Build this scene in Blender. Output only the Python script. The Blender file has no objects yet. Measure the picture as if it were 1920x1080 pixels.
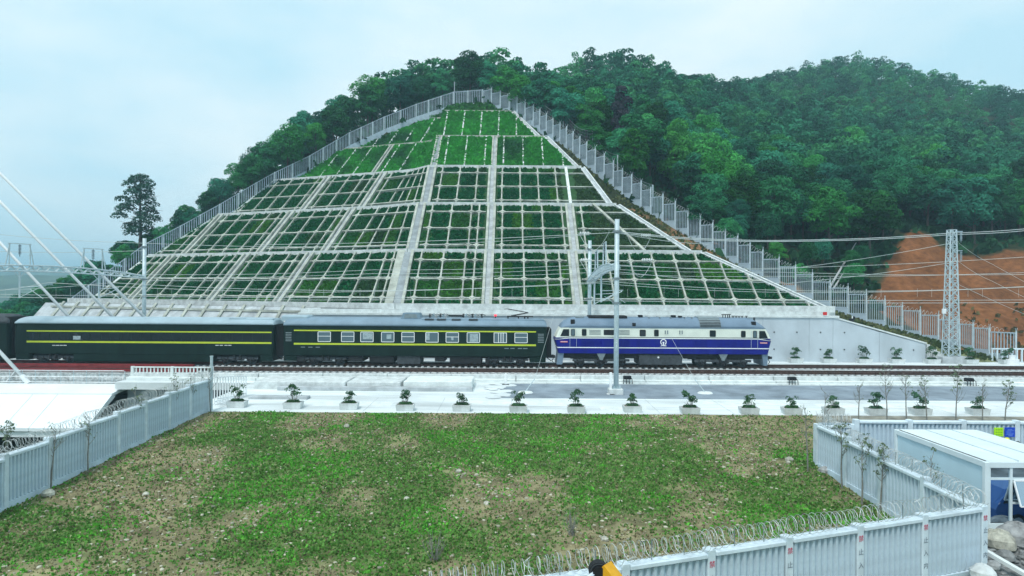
import bpy, math, random
import numpy as np
from mathutils import Matrix, Vector
random.seed(7)
rng = np.random.default_rng(11)
R = math.radians
SC = bpy.context.scene
COL = SC.collection

# ---------------------------------------------------------------- camera
F, CZ, ROLL = 1300.0, 7.3, R(0.36)
cam = bpy.data.cameras.new('camera')
cam.sensor_width = 36.0
cam.lens = 36.0 * F / 1920.0
cam.shift_y = 5.0 / 1920.0
cam.clip_start, cam.clip_end = 0.3, 6000.0
camo = bpy.data.objects.new('camera', cam)
COL.objects.link(camo)
camo.matrix_world = Matrix.Translation((0, 0, CZ)) @ Matrix.Rotation(R(90), 4, 'X') @ Matrix.Rotation(ROLL, 4, 'Z')
SC.camera = camo

# ---------------------------------------------------------------- sky, sun, exposure
W = bpy.data.worlds.new('World')
SC.world = W
W.use_nodes = True
wn, wl = W.node_tree.nodes, W.node_tree.links
wn.clear()
SUN_EL, SUN_ROT = R(58), R(208)
sky = wn.new('ShaderNodeTexSky'); sky.sky_type = 'NISHITA'; sky.sun_disc = False
sky.sun_elevation = SUN_EL; sky.sun_rotation = SUN_ROT
sky.air_density = 1.0; sky.dust_density = 2.0
tc = wn.new('ShaderNodeTexCoord')
mp = wn.new('ShaderNodeMapping'); mp.inputs['Scale'].default_value = (1, 1, 2.6)
cl = wn.new('ShaderNodeTexNoise'); cl.inputs['Scale'].default_value = 2.2; cl.inputs['Detail'].default_value = 6; cl.inputs['Roughness'].default_value = 0.55
cr = wn.new('ShaderNodeValToRGB')
cr.color_ramp.elements[0].position = 0.34; cr.color_ramp.elements[0].color = (0.55, 0.83, 0.95, 1)
cr.color_ramp.elements[1].position = 0.62; cr.color_ramp.elements[1].color = (0.86, 0.99, 1.02, 1)
b1 = wn.new('ShaderNodeBackground'); b1.inputs['Strength'].default_value = 0.07
b2 = wn.new('ShaderNodeBackground'); b2.inputs['Strength'].default_value = 0.78
mx = wn.new('ShaderNodeMixShader'); mx.inputs[0].default_value = 0.88
wo = wn.new('ShaderNodeOutputWorld')
wl.new(tc.outputs['Generated'], mp.inputs[0]); wl.new(mp.outputs[0], cl.inputs['Vector'])
wl.new(cl.outputs['Fac'], cr.inputs[0]); wl.new(cr.outputs[0], b2.inputs['Color'])
wl.new(sky.outputs[0], b1.inputs['Color'])
wl.new(b1.outputs[0], mx.inputs[1]); wl.new(b2.outputs[0], mx.inputs[2]); wl.new(mx.outputs[0], wo.inputs[0])
sl = bpy.data.lights.new('sun', 'SUN'); sl.energy = 1.5; sl.angle = R(12); sl.color = (1.0, 0.97, 0.92)
so = bpy.data.objects.new('sun', sl); COL.objects.link(so)
# light comes from behind and left of the camera, high up
so.rotation_euler = (R(90) - SUN_EL, 0, R(-28))
vs = SC.view_settings
vs.view_transform = 'Standard'; vs.look = 'None'; vs.gamma = 1.0; vs.exposure = 0.58; vs.use_curve_mapping = False
cy = SC.cycles
cy.max_bounces = 6; cy.diffuse_bounces = 3; cy.glossy_bounces = 3; cy.transmission_bounces = 4; cy.volume_bounces = 2; cy.transparent_max_bounces = 8
cy.use_denoising = True

# ---------------------------------------------------------------- helpers
def P(px, py, Y):
    u, v = px - 960.0, 540.0 - py
    c, s = math.cos(ROLL), math.sin(ROLL)
    u2, v2 = u * c - v * s, u * s + v * c
    return Vector((u2 * Y / F, Y, CZ + (v2 + 5.0) * Y / F))
def proj(x, y, z):
    u2, v2 = x / y * F, (z - CZ) / y * F - 5.0
    c, s = math.cos(ROLL), math.sin(ROLL)
    return 960 + u2 * c + v2 * s, 540 - (-u2 * s + v2 * c)
def PX(px, Y, py=600): return P(px, py, Y).x
def PZ(py, Y, px=960): return P(px, py, Y).z

MATS = {}
def mat(name, col, rough=0.8, var=0.12, scale=3.0, bump=0.0, bscale=20.0, metal=0.0, spec=0.3, col2=None, trans=0.0, rnd=0.0, attr=None, emit=None, stretch=None):
    """principled material: base colour mottled by two noises, optional bump, optional per-object random tone, optional point colour attribute"""
    if name.startswith(('leaf', 'grass', 'terrain')): spec = 0.06
    m = bpy.data.materials.new(name); m.use_nodes = True
    n, l = m.node_tree.nodes, m.node_tree.links
    b = n['Principled BSDF']
    b.inputs['Roughness'].default_value = rough; b.inputs['Metallic'].default_value = metal
    b.inputs['Specular IOR Level'].default_value = spec
    tcn = n.new('ShaderNodeTexCoord')
    src = tcn.outputs['Object']
    if stretch:
        mpn = n.new('ShaderNodeMapping'); mpn.inputs['Scale'].default_value = stretch
        l.new(src, mpn.inputs[0]); src = mpn.outputs[0]
    no = n.new('ShaderNodeTexNoise'); no.inputs['Scale'].default_value = scale; no.inputs['Detail'].default_value = 7; no.inputs['Roughness'].default_value = 0.62
    l.new(src, no.inputs['Vector'])
    rp = n.new('ShaderNodeValToRGB')
    c2 = col2 or tuple(c * (1 - 2.2 * var) for c in col)
    c1 = col if col2 else tuple(min(1, c * (1 + var)) for c in col)
    rp.color_ramp.elements[0].position = 0.32; rp.color_ramp.elements[0].color = (*c2, 1)
    rp.color_ramp.elements[1].position = 0.66; rp.color_ramp.elements[1].color = (*c1, 1)
    l.new(no.outputs['Fac'], rp.inputs[0])
    out = rp.outputs[0]
    if attr:
        an = n.new('ShaderNodeAttribute'); an.attribute_name = attr
        mm = n.new('ShaderNodeMix'); mm.data_type = 'RGBA'; mm.blend_type = 'MULTIPLY'; mm.inputs[0].default_value = 1.0
        l.new(an.outputs['Color'], mm.inputs[6]); l.new(out, mm.inputs[7]); out = mm.outputs[2]
    if rnd:
        oi = n.new('ShaderNodeObjectInfo'); hs = n.new('ShaderNodeHueSaturation')
        mr = n.new('ShaderNodeMapRange'); mr.inputs[3].default_value = 1 - rnd; mr.inputs[4].default_value = 1 + rnd
        mh = n.new('ShaderNodeMapRange'); mh.inputs[3].default_value = 0.5 - 0.09 * rnd; mh.inputs[4].default_value = 0.5 + 0.07 * rnd
        ml = n.new('ShaderNodeMath'); ml.operation = 'MULTIPLY'; ml.inputs[1].default_value = 7.31
        fr = n.new('ShaderNodeMath'); fr.operation = 'FRACT'
        l.new(oi.outputs['Random'], mr.inputs[0]); l.new(oi.outputs['Random'], ml.inputs[0]); l.new(ml.outputs[0], fr.inputs[0]); l.new(fr.outputs[0], mh.inputs[0])
        l.new(mr.outputs[0], hs.inputs['Value']); l.new(mh.outputs[0], hs.inputs['Hue']); l.new(out, hs.inputs['Color']); out = hs.outputs[0]
    l.new(out, b.inputs['Base Color'])
    if bump:
        bn = n.new('ShaderNodeTexNoise'); bn.inputs['Scale'].default_value = bscale; bn.inputs['Detail'].default_value = 5
        l.new(src, bn.inputs['Vector'])
        bp = n.new('ShaderNodeBump'); bp.inputs['Strength'].default_value = bump; bp.inputs['Distance'].default_value = 0.03
        l.new(bn.outputs['Fac'], bp.inputs['Height']); l.new(bp.outputs[0], b.inputs['Normal'])
    if trans:
        tr = n.new('ShaderNodeBsdfTranslucent'); l.new(out, tr.inputs[0])
        ms = n.new('ShaderNodeMixShader'); ms.inputs[0].default_value = trans
        l.new(b.outputs[0], ms.inputs[1]); l.new(tr.outputs[0], ms.inputs[2]); l.new(ms.outputs[0], n['Material Output'].inputs[0])
    if emit:
        b.inputs['Emission Color'].default_value = (*emit[0], 1); b.inputs['Emission Strength'].default_value = emit[1]
    MATS[name] = m
    return m
def glass(name, tint, mirror):
    m = bpy.data.materials.new(name); m.use_nodes = True
    n, l = m.node_tree.nodes, m.node_tree.links
    b = n['Principled BSDF']
    b.inputs['Base Color'].default_value = (*tint, 1); b.inputs['Roughness'].default_value = 0.04
    b.inputs['Specular IOR Level'].default_value = mirror
    MATS[name] = m
    return m

class MB:
    def __init__(s): s.v, s.f = [], []
    def add(s, vs, fs):
        o = len(s.v); s.v += [tuple(p) for p in vs]; s.f += [tuple(i + o for i in f) for f in fs]; return s
    def box(s, x0, x1, y0, y1, z0, z1):
        return s.add([(x0, y0, z0), (x1, y0, z0), (x1, y1, z0), (x0, y1, z0), (x0, y0, z1), (x1, y0, z1), (x1, y1, z1), (x0, y1, z1)],
                     [(0, 3, 2, 1), (4, 5, 6, 7), (0, 1, 5, 4), (1, 2, 6, 5), (2, 3, 7, 6), (3, 0, 4, 7)])
    def bbox(s, x0, x1, y0, y1, z0, z1, b=0.03):
        """box with chamfered vertical and top edges"""
        r0 = [(x0 + b, y0), (x1 - b, y0), (x1, y0 + b), (x1, y1 - b), (x1 - b, y1), (x0 + b, y1), (x0, y1 - b), (x0, y0 + b)]
        cx, cyy = (x0 + x1) / 2, (y0 + y1) / 2
        def ins(p): return (p[0] + (b if p[0] < cx else -b), p[1] + (b if p[1] < cyy else -b))
        rings = [[(*p, z0) for p in r0], [(*p, z1 - b) for p in r0], [(*ins(p), z1) for p in r0]]
        return s.loft(rings)
    def bar(s, p0, p1, w, h, up=(0, 0, 1)):
        p0, p1, up = Vector(p0), Vector(p1), Vector(up)
        d = (p1 - p0).normalized(); a = d.cross(up)
        if a.length < 1e-4: a = d.cross(Vector((0, 1, 0)))
        a.normalize(); b = a.cross(d).normalized()
        c = [a * w / 2 * i + b * h / 2 * j for i, j in ((-1, -1), (1, -1), (1, 1), (-1, 1))]
        return s.add([p0 + q for q in c] + [p1 + q for q in c], [(0, 1, 2, 3), (7, 6, 5, 4), (0, 4, 5, 1), (1, 5, 6, 2), (2, 6, 7, 3), (3, 7, 4, 0)])
    def tube(s, p0, p1, r, n=8, r1=None): return s.path([p0, p1], [r, r if r1 is None else r1], n)
    def path(s, pts, rs, n=6, cap=True):
        pts = [Vector(p) for p in pts]
        if not hasattr(rs, '__len__'): rs = [rs] * len(pts)
        rings = []; prev = None
        for i, p in enumerate(pts):
            d = (pts[min(i + 1, len(pts) - 1)] - pts[max(i - 1, 0)])
            d = d.normalized() if d.length > 1e-9 else Vector((0, 0, 1))
            if prev is None:
                a = d.cross(Vector((0, 0, 1)))
                if a.length < 1e-3: a = d.cross(Vector((0, 1, 0)))
            else: a = prev - d * prev.dot(d)
            a.normalize(); prev = a; b = d.cross(a)
            rings.append([p + (a * math.cos(2 * math.pi * k / n) + b * math.sin(2 * math.pi * k / n)) * rs[i] for k in range(n)])
        return s.loft(rings, cap)
    def loft(s, rings, cap=True):
        n = len(rings[0]); vs = [p for r in rings for p in r]; fs = []
        for i in range(len(rings) - 1):
            for k in range(n):
                k2 = (k + 1) % n
                fs.append((i * n + k, i * n + k2, (i + 1) * n + k2, (i + 1) * n + k))
        if cap: fs += [tuple(range(n - 1, -1, -1)), tuple((len(rings) - 1) * n + k for k in range(n))]
        return s.add(vs, fs)
    def prism(s, poly, y0, y1):
        """polygon of (x, z) extruded along y"""
        return s.loft([[(x, y0, z) for x, z in poly], [(x, y1, z) for x, z in poly]])
    def disc(s, c, r, w, n=16, axis='y', hole=0):
        c = Vector(c)
        def pt(a, rr, t):
            q = (rr * math.cos(a), rr * math.sin(a))
            return c + (Vector((q[0], t, q[1])) if axis == 'y' else Vector((t, q[0], q[1])) if axis == 'x' else Vector((q[0], q[1], t)))
        A = [2 * math.pi * k / n for k in range(n)]
        if not hole: return s.loft([[pt(a, r, -w / 2) for a in A], [pt(a, r, w / 2) for a in A]])
        rings = [[pt(a, hole, -w / 2) for a in A], [pt(a, r, -w / 2) for a in A], [pt(a, r, w / 2) for a in A], [pt(a, hole, w / 2) for a in A], [pt(a, hole, -w / 2) for a in A]]
        return s.loft(rings, False)
    def mesh(s, name):
        me = bpy.data.meshes.new(name); me.from_pydata(s.v, [], s.f); me.update(); return me
    def build(s, name, m, parent=None, smooth=False, loc=None):
        return obj(name, s.mesh(name), m, parent, smooth, loc)
def obj(name, me, m=None, parent=None, smooth=False, loc=None):
    if m and not me.materials: me.materials.append(MATS[m])
    if smooth: me.polygons.foreach_set('use_smooth', [True] * len(me.polygons))
    o = bpy.data.objects.new(name, me); COL.objects.link(o)
    if loc: o.location = loc
    if parent: o.parent = parent
    return o
def tag(o, label=None, cat=None, group=None, kind=None):
    if label: o['label'] = label
    if cat: o['category'] = cat
    if group: o['group'] = group
    if kind: o['kind'] = kind
    return o
def empty(name, loc=(0, 0, 0), label=None, cat=None, group=None, rz=0):
    o = bpy.data.objects.new(name, None); COL.objects.link(o); o.location = loc; o.rotation_euler[2] = rz
    o.empty_display_size = 0.3
    return tag(o, label, cat, group)
def npmesh(name, verts, faces, colors=None):
    """numpy quads or triangles to a mesh, with an optional per-vertex colour attribute 'tint'"""
    me = bpy.data.meshes.new(name)
    nv, nf, k = len(verts), len(faces), faces.shape[1]
    me.vertices.add(nv); me.vertices.foreach_set('co', np.asarray(verts, np.float32).ravel())
    me.loops.add(nf * k); me.loops.foreach_set('vertex_index', np.asarray(faces, np.int32).ravel())
    me.polygons.add(nf); me.polygons.foreach_set('loop_start', np.arange(0, nf * k, k, dtype=np.int32))
    try: me.polygons.foreach_set('loop_total', np.full(nf, k, np.int32))
    except Exception: pass
    if colors is not None:
        a = me.color_attributes.new('tint', 'FLOAT_COLOR', 'POINT')
        a.data.foreach_set('color', np.concatenate([colors, np.ones((nv, 1))], 1).astype(np.float32).ravel())
    me.update(); me.validate()
    return me
_perm = rng.random((256, 256))
def vn(x, y, s=1.0):
    """value noise, 0..1"""
    x, y = np.asarray(x) / s + 1000.0, np.asarray(y) / s + 1000.0
    i, j = np.floor(x).astype(int), np.floor(y).astype(int)
    a, b = x - i, y - j
    a, b = a * a * (3 - 2 * a), b * b * (3 - 2 * b)
    g = lambda p, q: _perm[p % 256, q % 256]
    return (g(i, j) * (1 - a) + g(i + 1, j) * a) * (1 - b) + (g(i, j + 1) * (1 - a) + g(i + 1, j + 1) * a) * b
def fbm(x, y, s, o=3):
    return sum(vn(x, y, s / 2 ** k) * 0.5 ** k for k in range(o)) / sum(0.5 ** k for k in range(o))
def inpoly(x, y, poly):
    x, y = np.asarray(x, float), np.asarray(y, float); r = np.zeros(x.shape, bool); n = len(poly)
    for i in range(n):
        x0, y0 = poly[i]; x1, y1 = poly[(i + 1) % n]
        c = ((y0 > y) != (y1 > y))
        with np.errstate(divide='ignore', invalid='ignore'):
            r ^= c & (x < (x1 - x0) * (y - y0) / (y1 - y0 + 1e-12) + x0)
    return r

# ---------------------------------------------------------------- materials
mat('concrete', (0.62, 0.66, 0.66), 0.85, 0.13, 1.6, 0.25, 14)
mat('lattice', (0.43, 0.455, 0.40), 0.88, 0.20, 0.7, 0.3, 14)
mat('concrete_pale', (0.72, 0.77, 0.76), 0.85, 0.09, 1.2, 0.2, 18)
mat('concrete_grey', (0.46, 0.50, 0.52), 0.88, 0.16, 0.9, 0.3, 10)
mat('concrete_wall', (0.53, 0.60, 0.65), 0.85, 0.07, 0.5, 0.15, 8, stretch=(0.7, 0.7, 0.4))
mat('paving', (0.69, 0.745, 0.755), 0.88, 0.13, 0.22, 0.2, 9, stretch=(0.5, 2.2, 1))
mat('asphalt', (0.24, 0.29, 0.34), 0.9, 0.16, 0.5, 0.5, 30)
mat('ballast', (0.58, 0.60, 0.60), 0.95, 0.25, 5.0, 1.0, 12)
mat('fence_concrete', (0.55, 0.67, 0.755), 0.85, 0.10, 0.9, 0.2, 20)
mat('fence_far', (0.38, 0.47, 0.54), 0.85, 0.12, 0.9)
mat('fence_cap', (0.64, 0.74, 0.80), 0.85, 0.10, 1.2, 0.15, 20)
mat('razor', (0.58, 0.62, 0.62), 0.5, 0.15, 8, metal=0.35)
mat('rail', (0.075, 0.045, 0.038), 0.7, 0.2, 3)
mat('rail_red', (0.22, 0.025, 0.03), 0.7, 0.2, 1)
mat('sleeper', (0.52, 0.55, 0.56), 0.9, 0.15, 6)
mat('galv', (0.52, 0.625, 0.665), 0.5, 0.08, 4, metal=0.25)
mat('galv_dark', (0.22, 0.27, 0.29), 0.5, 0.1, 4, metal=0.2)
mat('white_steel', (0.80, 0.83, 0.84), 0.4, 0.04, 2)
mat('girder_white', (0.80, 0.86, 0.88), 0.45, 0.035, 0.4)
mat('wire', (0.55, 0.61, 0.60), 0.5, 0.05, 2, metal=0.2)
mat('insulator', (0.10, 0.13, 0.16), 0.3, 0.1, 3)
mat('coach_green', (0.006, 0.020, 0.017), 0.5, 0.14, 0.9, spec=0.14, stretch=(1.6, 1, 0.4))
mat('coach_stripe', (0.50, 0.60, 0.04), 0.5, 0.05, 2)
mat('coach_roof', (0.20, 0.285, 0.36), 0.6, 0.08, 0.8)
mat('roof_pale', (0.36, 0.47, 0.53), 0.6, 0.07, 0.6)
mat('under_dark', (0.020, 0.022, 0.026), 0.8, 0.2, 3)
mat('under_grey', (0.055, 0.065, 0.075), 0.75, 0.2, 3)
mat('loco_blue', (0.006, 0.010, 0.21), 0.42, 0.10, 0.9, spec=0.18, stretch=(1.6, 1, 0.4))
mat('loco_cream', (0.74, 0.79, 0.70), 0.45, 0.04, 0.8)
mat('loco_grey', (0.17, 0.245, 0.33), 0.55, 0.07, 0.8)
mat('stripe_white', (0.82, 0.85, 0.86), 0.5, 0.03, 2)
mat('plate_red', (0.50, 0.03, 0.06), 0.5, 0.05, 4)
mat('black', (0.012, 0.013, 0.016), 0.6, 0.1, 4)
glass('dark_glass', (0.012, 0.017, 0.022), 0.6)
glass('coach_glass', (0.10, 0.15, 0.18), 0.8)
mat('curtain', (0.34, 0.42, 0.45), 0.8, 0.15, 6)
mat('soil', (0.20, 0.15, 0.10), 0.95, 0.25, 2.0, 0.8, 10)
mat('bark', (0.10, 0.085, 0.07), 0.95, 0.25, 8, 0.6, 20)
mat('twig', (0.24, 0.24, 0.22), 0.95, 0.2, 8)
mat('leaf_forest', (0.036, 0.215, 0.085), 0.75, 0.18, 0.5, trans=0.1, rnd=0.6, col2=(0.015, 0.110, 0.054))
mat('leaf_bright', (0.095, 0.52, 0.11), 0.75, 0.18, 0.5, trans=0.15, rnd=0.18, col2=(0.050, 0.21, 0.068))
mat('leaf_plum', (0.052, 0.048, 0.062), 0.8, 0.18, 0.5, trans=0.15, rnd=0.1, col2=(0.03, 0.03, 0.042))
mat('leaf_far', (1.0, 1.0, 1.0), 0.8, 0.12, 0.3, trans=0.2, attr='tint')
mat('leaf_cedar', (0.040, 0.120, 0.080), 0.75, 0.2, 0.6, trans=0.15, col2=(0.026, 0.080, 0.056))
mat('leaf_sapling', (0.17, 0.24, 0.14), 0.75, 0.2, 1, trans=0.2)
mat('leaf_pot', (0.06, 0.155, 0.075), 0.7, 0.2, 2, trans=0.15, rnd=0.25)
mat('grass_tint', (1.0, 1.0, 1.0), 0.85, 0.12, 1.5, trans=0.2, attr='tint')
mat('stone', (0.47, 0.46, 0.39), 0.9, 0.2, 6, 0.4, 12, rnd=0.2)
mat('rubble', (0.30, 0.31, 0.31), 0.9, 0.22, 2.5, 0.6, 9, rnd=0.3)
mat('panel_blue', (0.55, 0.73, 0.80), 0.5, 0.03, 0.6)
mat('container_white', (0.70, 0.79, 0.81), 0.5, 0.04, 0.6)
mat('sign_yellow', (0.45, 0.85, 0.01), 0.5, 0.03, 4)
mat('sign_blue', (0.008, 0.065, 0.55), 0.5, 0.03, 4)
mat('sign_print', (0.16, 0.42, 0.02), 0.5, 0.03, 4)
mat('sign_white', (0.25, 0.42, 0.85), 0.5, 0.03, 4)
mat('skin', (0.45, 0.28, 0.20), 0.6, 0.05, 4)
mat('cloth_grey', (0.30, 0.30, 0.36), 0.9, 0.1, 6)
mat('cloth_dark', (0.03, 0.035, 0.05), 0.9, 0.1, 6)
mat('helmet_yellow', (0.75, 0.72, 0.03), 0.35, 0.03, 4)
mat('machine_yellow', (0.72, 0.36, 0.015), 0.45, 0.10, 3)
mat('chrome', (0.72, 0.80, 0.88), 0.25, 0.03, 4, metal=0.5)
mat('car_blue', (0.012, 0.10, 0.36), 0.25, 0.04, 1, spec=0.6)
mat('paint_red', (0.62, 0.10, 0.16), 0.8, 0.1, 20)
mat('paint_dark', (0.16, 0.20, 0.25), 0.8, 0.1, 20)
mat('lamp_red', (0.6, 0.02, 0.03), 0.4, 0.02, 4, emit=((1.0, 0.05, 0.08), 1.5))
mat('red_cloth', (0.65, 0.03, 0.03), 0.7, 0.05, 4)

# ================================================================ THE SETTING
# ---------------------------------------------------------------- cut slope: profile and surface
TIERS = [(75.0, 5.4, 83.0, 11.8), (85.0, 11.8, 93.8, 18.8), (95.8, 18.8, 104.6, 25.8), (106.6, 25.8, 115.3, 32.7), (117.2, 32.7, 126.0, 39.7)]
PROF = [(66.6, -1.0), (73.0, 5.4), (75.0, 5.4), (83.0, 11.8), (85.0, 11.8), (93.8, 18.8), (95.8, 18.8), (104.6, 25.8), (106.6, 25.8), (115.3, 32.7), (117.2, 32.7), (126.0, 39.7), (132.5, 43.4), (140, 45)]
PY = np.array([p[0] for p in PROF]); PZs = np.array([p[1] for p in PROF])
BEND, SHEAR, U0 = 0.42, 0.22, -12.5
def spos(u, Y0, z):
    d = max(0.0, U0 - u)
    return Vector((u + SHEAR * min(1.0, d / 10) * (Y0 - 75.0), Y0 + BEND * d, z))
def u_of(px, Y0, z):
    lo, hi = -120.0, 80.0
    for _ in range(46):
        m = (lo + hi) / 2
        q = spos(m, Y0, z)
        if proj(q.x, q.y, q.z)[0] < px: lo = m
        else: hi = m
    return (lo + hi) / 2
def slope_z(x, Y):
    u = np.array(x, float); Y = np.asarray(Y, float)
    for _ in range(8):
        d = np.maximum(0, U0 - u); Y0 = Y - BEND * d
        u = x - SHEAR * np.minimum(1, d / 10) * (Y0 - 75)
    d = np.maximum(0, U0 - u); Y0 = Y - BEND * d
    return np.interp(Y0, PY, PZs), Y0, u
EDGE_R = [(1540, 1310), (1290, 1150), (1140, 1085), (1080, 1018), (1010, 955)]
EDGE_L = [(175, 285), (290, 415), (435, 520), (560, 650), (660, 785)]
UR = [(u_of(a, t[0], t[1]), u_of(b, t[2], t[3])) for (a, b), t in zip(EDGE_R, TIERS)]
UL = [(u_of(a, t[0], t[1]), u_of(b, t[2], t[3])) for (a, b), t in zip(EDGE_L, TIERS)]
def tier_pt(k, u, t, off=0.0):
    Yb, zb, Yt, zt = TIERS[k]
    p = spos(u, Yb + (Yt - Yb) * t, zb + (zt - zb) * t)
    return p + NRM(u) * off
def NRM(u):
    n = Vector((-0.25 if u < U0 else 0.0, -0.62, 0.78)); return n.normalized()
# hillside surface, one strip of soil per tier between its edges
hv, hf, hc = [], [], []
for k in range(5):
    Yb, zb, Yt, zt = TIERS[k]
    NU, NT = 40, 7
    o = len(hv)
    for j in range(NT + 1):
        t = j / NT
        l, r = UL[k][0] + (UL[k][1] - UL[k][0]) * t - 1.2, UR[k][0] + (UR[k][1] - UR[k][0]) * t + 0.6
        for i in range(NU + 1):
            p = tier_pt(k, l + (r - l) * i / NU, t, 0.05 * float(vn(i * 1.7, j * 3 + k * 20)))
            hv.append(p); hc.append((0.05, 0.13, 0.05) if k < 3 else (0.09, 0.28, 0.055))
    for j in range(NT):
        for i in range(NU):
            a = o + j * (NU + 1) + i; hf.append((a, a + 1, a + NU + 2, a + NU + 1))
me = npmesh('cut_slope', np.array([tuple(p) for p in hv]), np.array(hf), np.array(hc))
tag(obj('cut_slope', me, 'grass_tint', smooth=True), 'stepped green cutting face behind the train', kind='structure')

# ---------------------------------------------------------------- boundary fence line up and over the hill (base points)
FENCE_PX = [(1905, 676, 76), (1855, 666, 78), (1795, 650, 80.5), (1659, 614, 85), (1523, 566, 88), (1430, 522, 90), (1360, 482, 93), (1290, 444, 96), (1220, 402, 100), (1150, 352, 105),
            (1100, 312, 110), (1050, 272, 116), (1000, 238, 122), (955, 212, 127), (905, 196, 131),
            (850, 200, 132.5), (780, 223, 132), (720, 247, 130.5), (655, 277, 128), (580, 322, 122), (515, 354, 118), (480, 374, 116), (412, 415, 113), (338, 457, 109), (272, 492, 105), (194, 550, 101), (136, 594, 98.5), (80, 642, 97)]
FPTS = [P(*q) for q in FENCE_PX]
FPOLY = [(p.x, p.y) for p in FPTS] + [(-75, 70), (70, 70)]

# ---------------------------------------------------------------- terrain heightfield
ctrl = [tuple(p) for p in FPTS]
for q in [(400, 405, 120), (480, 352, 126), (540, 318, 132), (620, 280, 139), (700, 240, 146), (760, 215, 150), (870, 190, 155), (940, 188, 158), (1022, 228, 162),
          (1060, 176, 190), (1018, 222, 190), (985, 235, 195), (1110, 152, 192), (1180, 160, 198), (1250, 185, 225), (1330, 206, 255), (1430, 182, 285), (1500, 160, 295), (1575, 142, 305), (1640, 152, 305), (1720, 180, 305), (1800, 205, 305), (1920, 225, 305), (2200, 300, 310),
          (1330, 385, 118), (1250, 330, 122), (1180, 290, 126), (1110, 245, 132), (1420, 420, 112), (1500, 480, 104), (1560, 480, 108), (1600, 455, 113),
          (1380, 330, 140), (1500, 340, 150), (1650, 350, 150), (1800, 370, 150), (1930, 380, 150), (1250, 245, 165), (1400, 265, 190), (1600, 250, 220), (1800, 275, 220), (1950, 300, 220), (1150, 215, 165),
          (1640, 562, 98), (1670, 495, 106), (1715, 440, 113), (1760, 462, 112), (1820, 490, 110), (1920, 482, 110), (2100, 490, 110),
          (1700, 585, 94), (1800, 590, 94), (1920, 590, 94), (2100, 600, 95), (1800, 640, 86), (1920, 650, 86), (2100, 650, 86)]:
    ctrl.append(tuple(P(*q)))
ctrl += [(-64, 86, -3), (-80, 90, -4), (-75, 110, 2), (-90, 140, -4), (-140, 100, -6), (-140, 200, -6), (-60, 140, 14), (-70, 170, 4), (-45, 160, 26), (-20, 190, 36), (-60, 230, 5), (-110, 300, -4), (0, 240, 40), (30, 260, 48), (40, 330, 50),
         (60, 72, -0.4), (100, 74, -0.4), (180, 76, -0.4), (260, 80, 0), (55, 74, -0.3), (-64, 72, -3), (-140, 70, -6), (240, 160, 35), (260, 240, 60), (270, 330, 70), (150, 350, 88), (90, 345, 75)]
C = np.array(ctrl)
def rb(a, b): return np.sqrt(((a[:, None, :] - b[None, :, :]) ** 2).sum(-1) + 1.0)
A = np.block([[rb(C[:, :2], C[:, :2]), np.ones((len(C), 1))], [np.ones((1, len(C))), np.zeros((1, 1))]])
WT = np.linalg.solve(A + np.eye(len(A)) * 0.0, np.concatenate([C[:, 2], [0]]))
def terrain_raw(x, y):
    q = np.stack([np.ravel(x), np.ravel(y)], 1)
    z = rb(q, C[:, :2]) @ WT[:-1] + WT[-1]
    return z.reshape(np.shape(x))
_fx, _fy = np.array([p[0] for p in FPOLY]), np.array([p[1] for p in FPOLY])
def terrain(x, y):
    z = terrain_raw(x, y) + (fbm(x, y, 9.0) - 0.5) * 1.0
    sz, Y0, u = slope_z(x, y)
    ins = inpoly(x, y, FPOLY)
    # inside the fence, keep the natural ground below the cut face
    cap = np.where((Y0 > 74) & (Y0 < 126), sz - 0.7, np.where(Y0 <= 74, -0.6, sz + 0.4))
    return np.where(ins, np.minimum(z, cap), z)
RED_PX = [(1632, 566), (1650, 520), (1690, 452), (1716, 432), (1745, 445), (1775, 470), (1800, 482), (1860, 476), (1990, 472), (1990, 690), (1880, 672), (1840, 660), (1790, 655), (1700, 612)]
ST = 1.25
gx, gy = np.arange(-150, 275, ST), np.arange(72, 345, ST)
GX, GY = np.meshgrid(gx, gy)
GZ = np.concatenate([terrain(GX[i:i + 40], GY[i:i + 40]) for i in range(0, len(gy), 40)])
cols = np.empty((GX.size, 3))
px_, py_ = [], []
fx, fy, fz = GX.ravel(), GY.ravel(), GZ.ravel()
c_, s_ = math.cos(ROLL), math.sin(ROLL)
uu, vv = fx / fy * F, (fz - CZ) / fy * F - 5
PXs, PYs = 960 + uu * c_ + vv * s_, 540 - (-uu * s_ + vv * c_)
jit = (fbm(fx, fy, 4.0) - 0.5) * 26
red = inpoly(PXs + jit, PYs + jit * 0.6, RED_PX) & (fy < 116)
def is_red(x, y):
    i = np.clip(np.round((np.asarray(y) - gy[0]) / ST).astype(int), 0, len(gy) - 1); j = np.clip(np.round((np.asarray(x) - gx[0]) / ST).astype(int), 0, len(gx) - 1)
    return red.reshape(GX.shape)[i, j]
n1 = fbm(fx, fy, 6.0)
cols[:] = np.array([0.045, 0.06, 0.03]) * (0.7 + 0.6 * n1)[:, None]
nr = fbm(fx * 1.0, fy * 0.35 + fz * 0.5, 3.0)
gul = (fbm(fx * 1.0, fy * 0.25, 2.6, 3) - 0.5) * 2.2 + (fbm(fx, fy, 1.6) - 0.5) * 1.0
fz[red] += gul[red]
cols[red] = (np.array([0.265, 0.110, 0.045]) * (0.5 + 0.95 * nr)[:, None])[red]
verge = (fy < 84) & (fx > 30) & ~red
cols[verge] = (np.array([0.24, 0.27, 0.13]) * (0.7 + 0.6 * n1)[:, None])[verge]
nfence = np.min(np.hypot(fx[:, None] - C[None, :28, 0], fy[:, None] - C[None, :28, 1]), 1) < 5.0
earth = nfence & (PXs > 1180) & (PXs < 1560) & (n1 > 0.55)
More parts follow.
